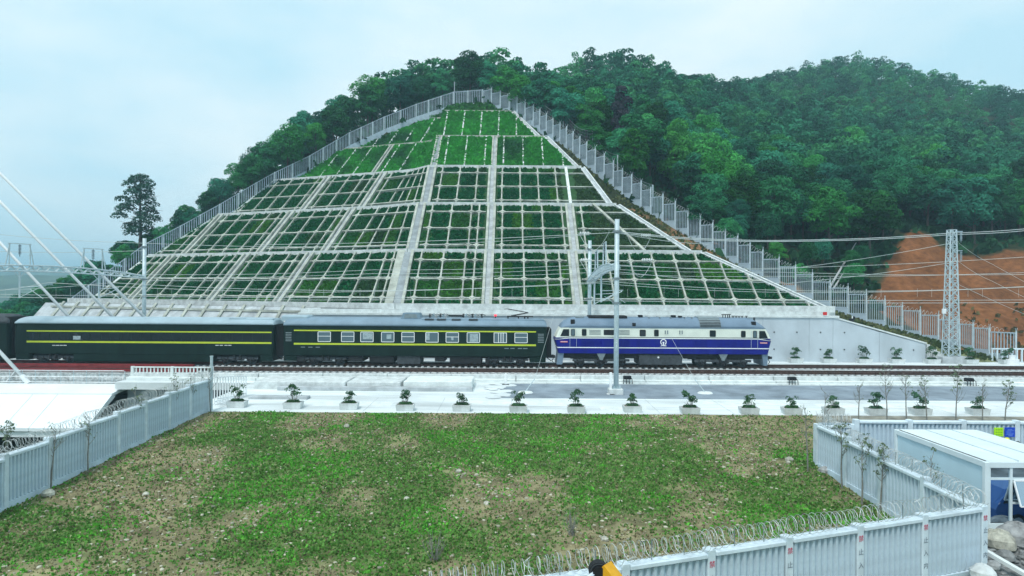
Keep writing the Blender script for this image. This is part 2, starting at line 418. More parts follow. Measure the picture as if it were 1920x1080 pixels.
cols[earth] = (np.array([0.30, 0.17, 0.09]) * (0.7 + 0.6 * n1)[:, None])[earth]
NX = len(gx)
ii, jj = np.meshgrid(np.arange(NX - 1), np.arange(len(gy) - 1))
a = (jj * NX + ii).ravel()
me = npmesh('hill_terrain', np.stack([fx, fy, fz], 1), np.stack([a, a + 1, a + NX + 1, a + NX], 1), cols)
mat('terrain', (1, 1, 1), 0.95, 0.22, 1.2, 1.0, 3.0, attr='tint')
tag(obj('hill_terrain', me, 'terrain', smooth=True), kind='structure')

# ---------------------------------------------------------------- low ground to the horizon, far hills
g = MB(); g.add([(-3000, -300, -6.5), (3000, -300, -6.5), (3000, 4000, -6.5), (-3000, 4000, -6.5)], [(0, 1, 2, 3)])
mat('valley', (0.07, 0.11, 0.06), 0.95, 0.3, 0.02, 0.0)
tag(g.build('ground', 'valley'), kind='structure')
for nm, Yd, zc, am, xs in (('far_hills', 900, 2, 34, (-900, -250)), ('far_mountain', 1500, 10, 75, (-1500, -500))):
    v, f = [], []
    N = 60
    for i in range(N + 1):
        x = xs[0] + (xs[1] - xs[0]) * i / N
        h = zc + am * float(fbm(x, Yd, 190.0, 4)) * (1 if nm == 'far_hills' else 1.0)
        for s in range(5):
            v.append((x, Yd - 160 + 40 * s + (s > 3) * 60, -6.6 + (h + 6.6) * (0, 0.35, 0.72, 0.95, 1.0)[s] + float(vn(x + 9 * s, s, 16)) * (3 if s else 0)))
    for i in range(N):
        for s in range(4):
            q = i * 5 + s; f.append((q, q + 5, q + 6, q + 1))
    m = MB(); m.add(v, f)
    tag(m.build(nm, 'valley', smooth=True), kind='structure')

# ---------------------------------------------------------------- near ground: lawn plot, rubble yard, paving, asphalt strip, track bed
XL, XR = -20.4, 15.4           # the two fences beside the lawn
def lawn_z(y): return -0.9 - np.maximum(0, 46.4 - np.asarray(y, float)) * 0.04
lx, ly = np.arange(XL - 0.6, 48.1, 0.4), np.arange(4, 47.01, 0.4)
LX_, LY_ = np.meshgrid(lx, ly)
LZ = lawn_z(LY_) + (fbm(LX_, LY_, 2.2) - 0.5) * 0.22 + (vn(LX_, LY_, 0.8) - 0.5) * 0.07
LZ = np.where(LY_ > 46.2, -0.93, LZ); LZ = np.where((LX_ > XR + 0.4) & (LY_ < 35), LZ - 0.12, LZ)
n = LX_.shape[1]; ii, jj = np.meshgrid(np.arange(n - 1), np.arange(LX_.shape[0] - 1)); a = (jj * n + ii).ravel()
dry = np.clip((fbm(LX_, LY_ * 0.8, 5.0, 4) - 0.47) * 5.0 + 0.5, 0, 1)
def dryness(x, y):
    d = (fbm(x, np.asarray(y) * 0.8, 4.0, 4) - 0.52) * 4.5 + 0.5
    d = d + np.clip((np.asarray(x) - 9.0) / 5.0, 0, 1) * np.clip((np.asarray(y) - 27) / 6.0, 0, 1) * 0.7
    return np.clip(d, 0, 1)
D = dryness(LX_, LY_)[..., None]
fine = vn(LX_ * 1.0, LY_, 0.5)[..., None]
lc = np.array([0.14, 0.205, 0.07]) * (1 - D) + np.array([0.29, 0.26, 0.15]) * D
lc = lc * (0.65 + 0.7 * fine)
yard = LX_ > XR + 0.3 + np.maximum(0, LY_ - 34.7) * 0.42
strip = yard & (LY_ > 35.3)
lc[yard] = (np.array([0.27, 0.28, 0.28]) * (0.7 + 0.5 * fine))[yard]
lc[strip] = (np.array([0.34, 0.33, 0.28]) * (0.7 + 0.5 * fine))[strip]
me = npmesh('lawn', np.stack([LX_.ravel(), LY_.ravel(), LZ.ravel()], 1), np.stack([a, a + 1, a + n + 1, a + n], 1), lc.reshape(-1, 3))
tag(obj('lawn', me, 'terrain', smooth=True), kind='structure')
m = MB(); m.box(XL - 0.6, 48, 3.5, 46.6, -6.4, -3.2)
tag(m.build('earth_bank', 'soil'), kind='structure')
# paving: front strip with planters, behind it an asphalt strip on the right
def quad_slab(name, m_, x0, x1, y0, y1, zf, zb, th=0.6):
    b = MB(); b.add([(x0, y0, zf), (x1, y0, zf), (x1, y1, zb), (x0, y1, zb), (x0, y0, zf - th), (x1, y0, zf - th), (x1, y1, zb - th), (x0, y1, zb - th)],
                    [(0, 1, 2, 3), (7, 6, 5, 4), (0, 4, 5, 1), (1, 5, 6, 2), (2, 6, 7, 3), (3, 7, 4, 0)])
    return tag(b.build(name, m_), kind='structure')
quad_slab('pavement', 'paving', -22.0, 120, 46.4, 60.4, -0.9, -0.62)
quad_slab('pavement', 'paving', -33.5, -22.003, 58.6, 60.4, -0.9 + 12.2 * .02, -0.62)
quad_slab('road', 'asphalt', -0.9, 120, 52.2, 59.0, -0.765, -0.615, 0.1)
b = MB(); random.seed(3)
for i in range(26):          # ragged pale cement edge spilled onto the asphalt
    x = -1.6 + random.uniform(-0.3, 1.5); y = random.uniform(52.2, 59)
    b.disc((x, y, -0.755 + (y - 52.2) * 0.022), random.uniform(0.2, 0.7), 0.012, 9, 'z')
tag(b.build('cement_spill', 'paving'), kind='stuff')
# ballast bed
b = MB(); b.box(-32.6, 120, 60.6, 71.0, -1.2, -0.16); tag(b.build('ballast_bed', 'ballast'), kind='structure')
b = MB(); b.box(-32.6, 120, 71.0, 74.8, -1.2, -0.02); tag(b.build('trackside_walk', 'paving'), kind='structure')

jn = MB()
for yj in (48.9, 51.4, 54.2, 57.4): jn.add([(-21.9, yj - .02, -.9 + (yj - .02 - 46.4) * .02 + .006), (-1.2 if yj > 52 else 60, yj - .02, -.9 + (yj - .02 - 46.4) * .02 + .006), (-1.2 if yj > 52 else 60, yj + .02, -.9 + (yj + .02 - 46.4) * .02 + .006), (-21.9, yj + .02, -.9 + (yj + .02 - 46.4) * .02 + .006)], [(0, 1, 2, 3)])
for xj in np.arange(-20, 60, 5.0): jn.add([(xj, 46.5, -.9 + .1 * .02 + .006), (xj + .035, 46.5, -.9 + .1 * .02 + .006), (xj + .035, 52.15, -.9 + 5.75 * .02 + .006), (xj, 52.15, -.9 + 5.75 * .02 + .006)], [(0, 1, 2, 3)])
tag(jn.build('pavement_joints', 'concrete_grey'), kind='stuff')
# two tracks: rails and every sleeper
sm = MB(); sm.bbox(-0.13, 0.13, -1.3, 1.3, -0.2, 0.0, 0.03); smesh = sm.mesh('sleeper'); smesh.materials.append(MATS['sleeper'])
fm = MB(); fm.box(-0.11, 0.11, -0.17, 0.17, 0.0, 0.06); fmesh = fm.mesh('rail_clip'); fmesh.materials.append(MATS['rail'])
def rail_prof(y, z): return [(y - 0.075, z), (y + 0.075, z), (y + 0.075, z + 0.025), (y + 0.02, z + 0.05), (y + 0.02, z + 0.12), (y + 0.036, z + 0.135), (y + 0.036, z + 0.176), (y - 0.036, z + 0.176), (y - 0.036, z + 0.135), (y - 0.02, z + 0.12), (y - 0.02, z + 0.05), (y - 0.075, z + 0.025)]
for Yt, lab in ((68.0, 'rusty railway track with pale sleepers under the train'), (63.0, 'empty rusty railway track in front of the train')):
    t = empty('railway_track', (0, Yt, 0), lab, 'railway track')
    for s in (-0.7525, 0.7525):
        r = MB(); pr = rail_prof(s, -0.04)
        r.loft([[(-70, y, z) for y, z in pr], [(70, y, z) for y, z in pr]]); r.build('rail', 'rail', t)
    x = -56.0
    while x < 58.0:
        o = obj('sleeper', smesh, None, t, loc=(x, 0, -0.045))
        x += 0.6 if Yt < 65 else 0.6
    cl = MB()
    x = -56.0
    while x < 58.0:
        for s in (-0.7525, 0.7525): cl.box(x - 0.1, x + 0.1, s - 0.17, s + 0.17, -0.045, 0.03)
        x += 0.6
    tag(cl.build('rail_clips', 'rail', t), kind='stuff')
    for s in (-0.5, 0.5) if Yt > 65 else (-0.5, 0.5):
        r = MB(); pr = rail_prof(s, -0.04); r.loft([[(-70, y, z) for y, z in pr], [(-28.5, y, z) for y, z in pr]]); r.build('guard_rail', 'rail_red', t)
gb = MB(); gb.bar((-70, 61.25, 0.05), (-27.8, 61.25, 0.05), 0.3, 0.22); gb.bar((-70, 65.5, 0.05), (-30, 65.5, 0.05), 0.4, 0.2)
tag(gb.build('cable_trunking', 'rail_red'), 'long dark red cable trunking beside the tracks on the bridge', 'trunking')

# kerb walls along the track
kw = empty('trackside_kerb_wall', (0, 60.3, 0), 'long low concrete kerb wall of jointed blocks beside the near track', 'kerb wall')
x = -33.2
while x < 66:
    b = MB(); b.bbox(x + 0.02, x + 5.56, 0.0, 0.45, -0.95, -0.02 - random.uniform(0, .015), 0.03); b.build('block', 'concrete', kw)
    b = MB(); b.bbox(x + 0.02, x + 5.56, -0.62, -0.003, -0.95, -0.34 - random.uniform(0, .015), 0.03); b.build('ledge', 'concrete_pale', kw)
    x += 5.6
kerb = empty('road_kerb', (0, 59.2, 0), 'pale low kerb between the grey road strip and the track wall', 'kerb')
x = -1.0
while x < 66:
    b = MB(); b.bbox(x, x + 3.97, -0.1, 0.25, -0.9, -0.5, 0.03); b.build('kerb_stone', 'concrete_pale', kerb); x += 4.0
# raised loading slabs left of centre
sp = [(478, 650, 717), (652, 753, 717), (757, 886, 716)]
for i, (a_, b_, _) in enumerate(sp):
    x0, x1 = PX(a_, 56.0, 720), PX(b_, 56.0, 720)
    m = MB(); m.bbox(x0 + .03, x1 - .03, 55.6, 59.3, -0.75, -0.10 if i < 2 else -0.02, 0.05)
    tag(m.build('platform_slab', 'concrete' if i < 2 else 'concrete_pale'), ('long grey concrete platform slab beside the track at its railing end', 'middle grey concrete platform slab beside the track', 'clean pale concrete platform slab, rightmost of the three')[i], 'slab', 'platform slabs')
m = MB(); m.bbox(PX(520, 55.0, 728), PX(886, 55.0, 728), 54.9, 55.58, -0.78, -0.42, 0.04)
tag(m.build('platform_step', 'concrete_grey'), 'grey concrete step running along the front of platform slabs', 'step')
m = MB(); m.bbox(PX(470, 51.5, 750), PX(580, 51.5, 750), 51.0, 51.8, -0.85, -0.6, 0.04)
tag(m.build('concrete_plinth', 'concrete_grey'), 'low concrete plinth behind the two leftmost planters', 'plinth')
# thin paving joints as real grooves are too fine; lay a few darker repaired slabs
for (x0, x1, y0, y1) in ((-14, -8.5, 48.6, 50.2), (-3, 5.5, 49.5, 51.6), (6.2, 9.5, 47.4, 49.0), (13.5, 21, 50, 52), (22, 31, 48, 50.5)):
    zf, zb = -0.9 + (y0 - 46.4) * 0.02 + 0.004, -0.9 + (y1 - 46.4) * 0.02 + 0.004
    quad_slab('pavement_patch', 'concrete_pale', x0, x1, y0, y1, zf, zb, 0.05)

# ---------------------------------------------------------------- retaining wall with panels
wallthing = empty('retaining_wall', (0, 73.2, 0), 'tall smooth grey concrete retaining wall behind the train, stepping down to the right', 'retaining wall')
WX0, WX1, WX2 = PX(560, 73.2, 600), PX(1562, 73.2, 600), PX(1737, 73.2, 650)
zt1, zt2 = PZ(596, 73.2, 1560), PZ(645, 73.2, 1735)
def wall_top(x): return zt1 if x < WX1 else zt1 + (zt2 - zt1) * ((x - WX1) / (WX2 - WX1)) ** 0.9
x = WX0
while x < WX2 - 0.1:
    x2 = min(x + 4.9, WX2)
    if x < WX1 < x2: x2 = WX1
    b = MB(); b.prism([(x + .012, -0.9), (x2 - .012, -0.9), (x2 - .012, wall_top(x2)), (x + .012, wall_top(x))], 0, 1.4); pn = b.build('panel', 'concrete_wall', wallthing)
    for zz in (1.3, 3.1):
        for xx in (x + 1.2, x + 3.6):
            if xx < x2 and zz < wall_top(xx) - 0.5:
                w = MB(); w.disc((xx, -0.02, zz), 0.07, 0.06, 8); w.build('weep_hole', 'black', pn)
    x = x2
b = MB(); b.prism([(WX1, zt1), (WX2, zt2), (WX2, zt2 + 0.16), (WX1, zt1 + 0.16)], -0.08, 1.5); b.build('coping', 'concrete_pale', wallthing)
b = MB(); b.box(WX0, WX1 + 0.6, -0.14, 0.6, zt1 + 0.003, zt1 + 0.22); b.build('coping', 'concrete_pale', wallthing)
b = MB(); b.box(WX0, WX1 + 0.5, 0.62, 1.7, zt1 + 0.003, 5.25); b.build('parapet', 'concrete', wallthing)
b = MB(); b.box(WX1 - 0.1, WX1 + 0.4, 0.4, 1.6, 5.2, 5.75); b.build('end_post', 'concrete_pale', wallthing)
# stair flight at the right end of the wall
st = empty('wall_stairs', (WX2, 73.2, 0), 'short pale concrete stair flight at the low end of the retaining wall', 'stairs')
for i in range(8):
    z1 = zt2 - 0.05 - i * (zt2 + 0.05) / 8
    b = MB(); b.box(0.03 + i * 0.36, 0.39 + i * 0.36, 0.0, 1.2, -0.5, z1); b.build('step', 'concrete', st)
b = MB(); b.prism([(0.03, zt2 + 0.1), (3.0, 0.15), (3.0, -0.4), (2.7, -0.4), (0.03, zt2 - 0.35)], 1.22, 1.5); b.build('stringer', 'concrete_pale', st)
m = MB(); p = P(1613, 589, 74.2); m.box(WX1 - 1.15, WX1 - 0.75, 72.95, 73.03, zt1 + 0.28, zt1 + 0.62)
tag(m.build('red_marker', 'red_cloth'), 'small red marker board on the right end of the wall top', 'marker')
# slope-foot ledge and berm ledges (pale concrete lines between tiers)
for k in range(6):
    if k == 0: Yc, zc, l, r = 74.6, 5.4, UL[0][0] - 4, UR[0][0] + 1.2
    else:
        Yb, zb, Yt, zt = TIERS[k - 1]; Yc, zc, l, r = Yt + 0.15, zt, UL[k - 1][1] - 0.6, UR[k - 1][1] + 0.4
    names = ['foot', 'first', 'second', 'third', 'fourth', 'top']
    t = empty('berm_ledge', spos(0, Yc, zc), 'pale concrete ledge line along the %s of the green cutting face' % (('foot', 'first berm from the bottom', 'second berm from the bottom', 'third berm from the bottom', 'fourth berm from the bottom', 'top edge')[k]), 'ledge', 'berm ledges')
    O = Vector(t.location)
    us = [l] + [u for u in np.arange(math.ceil(l / 4) * 4, r, 4.0)] + [r]
    if U0 > l: us = sorted(us + [U0])
    big = k in (0, 1, 2)
    kb = MB(); kc = MB()
    for u1, u2 in zip(us[:-1], us[1:]):
        if u2 - u1 < 0.01: continue
        w1 = (0.03 if k < 3 else 0.0)
        a1, a2 = spos(u1, Yc, zc) - O, spos(u2, Yc, zc) - O
        hgt = (0.6, 0.62, 0.55, 0.5, 0.5, 0.4)[k]
        kb.bar(a1 + Vector((0, 0, 0.16)), a2 + Vector((0, 0, 0.16)), 0.5, hgt)
        if k < 5:
            b1_, b2_ = spos(u1, Yc + 1.75, zc) - O, spos(u2, Yc + 1.75, zc) - O
            kc.bar(b1_ + Vector((0, 0, 0.18)), b2_ + Vector((0, 0, 0.18)), 0.4, 0.55 if k < 3 else 0.3)
    kb.build('front_kerb', 'concrete' if k < 4 else 'lattice', t)
    if k < 5: kc.build('rear_kerb', 'lattice', t)
    if 0 < k < 5:
        kd = MB()
        for u1, u2 in zip(us[:-1], us[1:]):
            q = [spos(u1, Yc, zc) - O, spos(u2, Yc, zc) - O, spos(u2, Yc + 1.75, zc) - O, spos(u1, Yc + 1.75, zc) - O]
            kd.add([p - Vector((0, 0, 0.02)) for p in q], [(0, 1, 2, 3)])
        kd.build('walkway', 'concrete', t)
# lower lattice bench at left, down to the track
b = MB(); v = []
for u in np.linspace(U0 - 8, UL[0][0] - 6, 24):
    for (Y0, z) in ((72.6, 5.3), (69.5, 2.2), (66.6, -1.0)): v.append(spos(u, Y0, z))
b.add(v, [(i * 3 + j, i * 3 + j + 1, i * 3 + j + 4, i * 3 + j + 3) for i in range(23) for j in range(2)])
tag(b.build('lower_bank', 'concrete_grey'), kind='structure')
lb = empty('concrete_lattice', spos(-30, 70, 3), 'pale concrete lattice on the low bank just above the leftmost coach roof', 'lattice', 'slope lattice bays')
O = Vector(lb.location)
for u in np.arange(U0 - 10, UL[0][0] - 5, -2.6):
    b = MB(); b.bar(spos(u, 72.6, 5.45) - O, spos(u, 67.5, 0.35) - O, 0.3, 0.25, (0, -0.7, 0.7)); b.build('beam', 'lattice', lb)
for Y0 in (72.0, 70.2, 68.2):
    b = MB()
    us = list(np.arange(U0 - 9, UL[0][0] - 6, -2.6))
    for u1, u2 in zip(us[:-1], us[1:]): b.bar(spos(u1, Y0, Y0 - 67.3 + 0.15) - O, spos(u2, Y0, Y0 - 67.3 + 0.15) - O, 0.3, 0.25)
    b.build('beam', 'lattice', lb)

# ---------------------------------------------------------------- lattice bays, drain channels and stairs on the cutting face
# drains: per tier the pixel columns (at mid height) that split the bays; 'S' marks the stairway
DR = [[(286, 'd'), (430, 'd'), (553, 'd'), (755, 'S'), (915, 'd'), (1078, 'd')],
      [(381, 'd'), (518, 'd'), (636, 'd'), (780, 'S'), (920, 'd'), (1072, 'd')],
      [(592, 'd'), (700, 'd'), (803, 'S'), (922, 'd'), (1066, 'b')],
      [(718, 'd'), (817, 'S'), (927, 'd')],
      [(832, 'S')]]
TN = ['bottom', 'second', 'third', 'fourth', 'top']
GRASS_KEEP = []        # (tier, list of vertical u lines, list of t lines)
for k in range(5):
    Yb, zb, Yt, zt = TIERS[k]
    ym, zm = (Yb + Yt) / 2, (zb + zt) / 2
    ds = [(u_of(px, ym, zm), c) for px, c in DR[k]]
    def lim(t): return UL[k][0] + (UL[k][1] - UL[k][0]) * t, UR[k][0] + (UR[k][1] - UR[k][0]) * t
    for i, (u, c) in enumerate(ds):
        O = tier_pt(k, u, 0)
        if c == 'b':
            t = empty('edge_beam', O, 'single slanting concrete beam closing the lattice on the right of the third tier', 'beam')
            b = MB(); b.bar(tier_pt(k, u, 0, .12) - O, tier_pt(k, u - 0.1, 1, .12) - O, 0.4, 0.3, NRM(u)); b.build('beam', 'concrete_pale', t); continue
        if c == 'S':
            t = empty('slope_stairway', O, 'grey concrete stairway between pale kerbs on the %s tier of the cutting' % TN[k], 'stairway', 'stairs up the cutting')
            w = 0.44
        else:
            t = empty('drain_channel', O, 'pale concrete drain channel on the %s tier, %s from the left' % (TN[k], ('first', 'second', 'third', 'fourth', 'fifth', 'sixth')[i]), 'drain', 'drain channels down the cutting')
            w = 0.28 if k < 3 else 0.2
        for sgn in (-1, 1):
            b = MB()
            kw_ = (0.30 if c == 'd' else 0.32) if k < 3 else 0.22
            if k == 0 and c == 'S' and sgn < 0: kw_ = 0.9
            uu_ = u + sgn * (w + kw_ / 2)
            b.bar(tier_pt(k, uu_, 0, .2) - O, tier_pt(k, uu_, 1, .2) - O, kw_, 0.42, NRM(u)); b.build('kerb', 'lattice', t)
        if c == 'd':
            b = MB(); b.bar(tier_pt(k, u, 0, .03) - O, tier_pt(k, u, 1, .03) - O, 2 * w, 0.12, NRM(u)); b.build('channel_floor', 'concrete_grey', t)
        else:
            b = MB(); ns = 24
            for s in range(ns):
                p = tier_pt(k, u, (s + 0.5) / ns, 0.02) - O
                b.box(p.x - w, p.x + w, p.y - 0.2, p.y + 0.2, p.z - 0.25, p.z + 0.15)
            tag(b.build('steps', 'concrete_grey', t), kind='stuff')
    # bays between the drains
    cuts = [None] + [d for d in ds] + [None]
    rows = [0.13, 0.47, 0.82] if k < 3 else []
    allv = []
    for i in range(len(cuts) - 1):
        half = lambda c: 0.0 if c is None else (0.15 if c[1] == 'b' else (0.28 + 0.45) if c[1] == 'd' else (0.55 + 0.42))
        if cuts[i] is None: l0 = min(lim(0)[0], lim(1)[0]); uL = l0
        else: uL = cuts[i][0] + half(cuts[i])
        if cuts[i + 1] is None: uR = max(lim(0)[1], lim(1)[1])
        else: uR = cuts[i + 1][0] - half(cuts[i + 1])
        if uR - uL < 0.6: continue
        pos = 'left end of' if i == 0 else 'right end of' if i == len(cuts) - 2 else ('%s bay from the left on' % ('first', 'second', 'third', 'fourth', 'fifth', 'sixth', 'seventh')[i])
        O = tier_pt(k, (uL + uR) / 2, 0)
        t = empty('concrete_lattice', O, 'concrete lattice frame over %s grass, %s the %s tier' % ('dark green' if k < 3 else 'bright green', pos, TN[k]), 'lattice', 'slope lattice bays')
        nb = max(1, round((uR - uL) / (2.62 if k < 3 else 3.0)))
        sub = uL + 0.75 + np.arange(0, 40) * (2.62 if k < 3 else 3.1)
        sub = [u for u in sub if u < uR - 0.3]
        if cuts[i + 1] is not None and k < 3 and len(sub) and uR - sub[-1] > 1.9: sub.append(uR - 0.9)
        if k == 2 and cuts[i + 1] is None: sub = []
        if k == 1 and cuts[i + 1] is None: sub = sub[:1]
        def clip_t(u):
            T = np.linspace(0, 1, 41); ok = [q for q in T if lim(q)[0] - 0.01 <= u <= lim(q)[1] + 0.01]
            return (min(ok), max(ok)) if ok else None
        for u in sub:
            ct = clip_t(u)
            if not ct or ct[1] - ct[0] < 0.08: continue
            allv.append(u)
            b = MB()
            if k < 3:
                b.bar(tier_pt(k, u, ct[0], .16) - O, tier_pt(k, u, ct[1], .16) - O, 0.17, 0.34, NRM(u))
                for rr in rows:
                    if ct[0] < rr < ct[1]:
                        c0 = tier_pt(k, u, rr, .2) - O
                        e1 = (tier_pt(k, u + 1, rr) - tier_pt(k, u, rr)).normalized(); e2 = (tier_pt(k, u, rr + .1) - tier_pt(k, u, rr)).normalized(); nn = NRM(u)
                        for ss in (-1,):
                            pass
                        # four-pointed gusset that rounds the corners of the cells
                        ring = []
                        for q in range(16):
                            an = 2 * math.pi * q / 16; rad = 0.62 if q % 4 == 0 else 0.31 if q % 2 == 0 else 0.34
                            ring.append(e1 * math.cos(an) * rad + e2 * math.sin(an) * rad)
                        b.loft([[c0 + q - nn * .2 for q in ring], [c0 + q + nn * .15 for q in ring]])
                        b.loft([[c0 + q * 0.42 + nn * .15 for q in ring[::2]], [c0 + q * 0.38 + nn * .22 for q in ring[::2]]])
                b.build('beam', 'lattice', t)
            else:
                q = ct[0]; 
                while q < ct[1] - 0.03:     # narrow half-overgrown rib, broken by grass
                    q2 = min(ct[1], q + random.uniform(0.08, 0.26))
                    b.bar(tier_pt(k, u, q, .1) - O, tier_pt(k, u, q2, .1) - O, 0.22, 0.5, NRM(u)); q = q2 + random.uniform(-0.04, 0.045)
                if b.v: tag(b.build('rib', 'concrete', t), kind='stuff')
        for rr in rows:
            a_, b_ = max(uL, lim(rr)[0]), min(uR, lim(rr)[1])
            if b_ - a_ < 0.4: continue
            segs = [a_] + [s for s in ([U0] if a_ < U0 < b_ else [])] + [b_]
            b = MB()
            for s1, s2 in zip(segs[:-1], segs[1:]): b.bar(tier_pt(k, s1, rr, .155) - O, tier_pt(k, s2, rr, .155) - O, 0.18, 0.34, NRM((s1 + s2) / 2))
            b.build('beam', 'lattice', t)
        if not t.children: bpy.data.objects.remove(t)
    GRASS_KEEP.append((allv, rows, [d[0] for d in ds]))
d_ = empty('edge_beam', tier_pt(1, 11, 0), 'slanting concrete beam crossing the right end of the second tier', 'beam')
O = Vector(d_.location); ua, ub = u_of(1112, 93.8, 18.8), u_of(1212, 85.0, 11.8)
b = MB(); b.bar(tier_pt(1, ub, 0, .2) - O, tier_pt(1, ua, 1, .2) - O, 0.34, 0.5, NRM(0)); b.build('beam', 'lattice', d_)
# edge drain running down the right side of the cutting, and the apron on the left
pts = []
for k in range(5):
    pts += [tier_pt(k, UR[k][0] + 0.5, 0, .1), tier_pt(k, UR[k][1] + 0.5, 1, .1)]
ed = empty('edge_drain', pts[0], 'long pale concrete gutter running down the right edge of the cutting', 'gutter')
O = pts[0].copy()
for p, q in zip(pts[:-1], pts[1:]):
    if (q - p).length < 0.5: continue
    for off, w, h in ((-0.3, 0.16, 0.34), (0.35, 0.2, 0.4)):
        b = MB(); e = Vector((off, 0, 0)); b.bar(p - O + e, q - O + e + (q - p).normalized() * 0.1, w, h, NRM(0)); b.build('kerb', 'concrete', ed)
    b = MB(); b.bar(p - O, q - O, 0.7, 0.1, NRM(0)); b.build('channel_floor', 'concrete_grey', ed)
pl = []
for k in range(5): pl += [tier_pt(k, UL[k][0] - 0.5, 0, .0), tier_pt(k, UL[k][1] - 0.5, 1, .0)]
LF = FPTS[15:][::-1]
def fence_near(p):
    # nearest point on the left fence line at the same height
    best = None
    for a_, b_ in zip(LF[:-1], LF[1:]):
        for s in np.linspace(0, 1, 9):
            q = a_.lerp(b_, s)
            if best is None or abs(q.z - p.z) < abs(best.z - p.z): best = q
    return best
av, af = [], []
prev_t = np.linspace(0, 1, 40)
chain = []
for p, q in zip(pl[:-1], pl[1:]):
    for s in (0, 0.25, 0.5, 0.75): chain.append(p.lerp(q, s))
chain.append(pl[-1])
for i, p in enumerate(chain):
    q = fence_near(p)
    av += [p + Vector((0.3, 0, 0.03)), (p + q) / 2 + Vector((0, 0, 0.05)), q + Vector((0.2, 0, 0.02))]
    if i: af += [(3 * i - 3, 3 * i - 2, 3 * i + 1, 3 * i), (3 * i - 2, 3 * i - 1, 3 * i + 2, 3 * i + 1)]
b = MB(); b.add(av[:60], [f for f in af if max(f) < 60])
tag(b.build('slope_apron', 'concrete_grey'), kind='structure')
b = MB(); b.path([c + Vector((-0.2, 0, 0.1)) for c in chain[:24]], 0.18, 4)
tag(b.build('apron_kerb', 'concrete_pale'), 'pale kerb along the left edge of the cutting beside the fence', 'kerb')

# ---------------------------------------------------------------- grass on the cutting face
def tufts(px, py, pz, nx, size, col, blades=3, lean=0.5, flat=0.0):
    """numpy: bunches of leaf quads standing on points; returns verts, quads, colours"""
    n = len(px); V = np.empty((n * blades * 4, 3)); Cc = np.empty((n * blades * 4, 3))
    base = np.stack([px, py, pz], 1)
    for b in range(blades):
        an = rng.random(n) * 2 * np.pi
        d = np.stack([np.cos(an), np.sin(an), np.zeros(n)], 1)
        up = nx + (rng.random((n, 3)) - 0.5) * 2 * lean
        up /= np.linalg.norm(up, axis=1)[:, None]
        s = (size * (0.6 + 0.8 * rng.random(n)))[:, None]
        o = base + (rng.random((n, 3)) - 0.5) * size[:, None] * 0.8 * np.array([1, 1, 0.2])
        q = [o - d * s * 0.5, o + d * s * 0.5, o + d * s * 0.3 + up * s, o - d * s * 0.3 + up * s]
        for c in range(4):
            V[b * 4 * n + c * n:b * 4 * n + (c + 1) * n] = q[c]; Cc[b * 4 * n + c * n:b * 4 * n + (c + 1) * n] = col * (0.8 + 0.4 * rng.random(n))[:, None]
    Fq = np.concatenate([np.stack([b * 4 * n + c * n + np.arange(n) for c in range(4)], 1) for b in range(blades)])
    return V, Fq, Cc
VV, FF, CC = [], [], []
def addset(t):
    o = sum(len(v) for v in VV); VV.append(t[0]); FF.append(t[1] + o); CC.append(t[2])
for k in range(5):
    Yb, zb, Yt, zt = TIERS[k]
    n = (26000, 22000, 17000, 11000, 7000)[k]
    t = rng.random(n)
    l = UL[k][0] + (UL[k][1] - UL[k][0]) * t - 1.0; r = UR[k][0] + (UR[k][1] - UR[k][0]) * t
    u = l + (r - l) * rng.random(n)
    vl, rows, dl = GRASS_KEEP[k]
    ok = np.ones(n, bool)
    if k < 3:
        for q in vl: ok &= np.abs(u - q) > 0.27
        for q in rows: ok &= np.abs(t - q) * 10.5 > 0.30
    else:
        for q in vl: ok &= np.abs(u - q) > 0.14
    for q in dl: ok &= np.abs(u - q) > (1.0 if k < 3 else 0.65)
    ok &= (t > 0.02) & (t < 0.975)
    t, u = t[ok], u[ok]
    d = np.maximum(0, U0 - u); Y0 = Yb + (Yt - Yb) * t
    x = u + SHEAR * np.minimum(1, d / 10) * (Y0 - 75); y = Y0 + BEND * d; z = zb + (zt - zb) * t
    # colour differs from cell to cell (different plants), plus soft noise
    iu = np.floor(u / 2.62).astype(int); it = np.searchsorted(np.array([0.13, 0.47, 0.82]), t)
    cell = _perm[(iu * 7 + k * 31) % 256, (it * 13 + k * 5 + iu) % 256]
    nz = fbm(x, z * 2, 3.0)
    if k < 3:
        dark, yel, brn = np.array([0.014, 0.165, 0.052]), np.array([0.10, 0.30, 0.030]), np.array([0.08, 0.12, 0.045])
        w = np.clip((cell - 0.74) * 5, 0, 1)[:, None] * 0.85; w2 = (np.clip((0.07 - cell) * 20, 0, 1) * 0.6)[:, None]
        col = dark * (1 - w) + yel * w; col = col * (1 - w2) + brn * w2
        col = col * (0.65 + 0.7 * nz)[:, None]
        if k == 2 or k == 1:
            far = (u > (UR[k][1] - 3.5))
            col[far] = np.array([0.075, 0.15, 0.055]) * (0.7 + 0.6 * nz[far])[:, None]
        size = np.full(len(u), 0.27)
    else:
        col = np.array([0.070, 0.44, 0.065]) * (0.7 + 0.6 * nz)[:, None]
        w = np.clip((fbm(x, z, 5.0) - 0.55) * 6, 0, 1)[:, None]
        col = col * (1 - w) + np.array([0.045, 0.19, 0.06]) * w
        size = np.full(len(u), 0.42)
    addset(tufts(x, y, z - 0.02, np.array([0.0, -0.45, 0.9]), size, col, 3, 0.55))
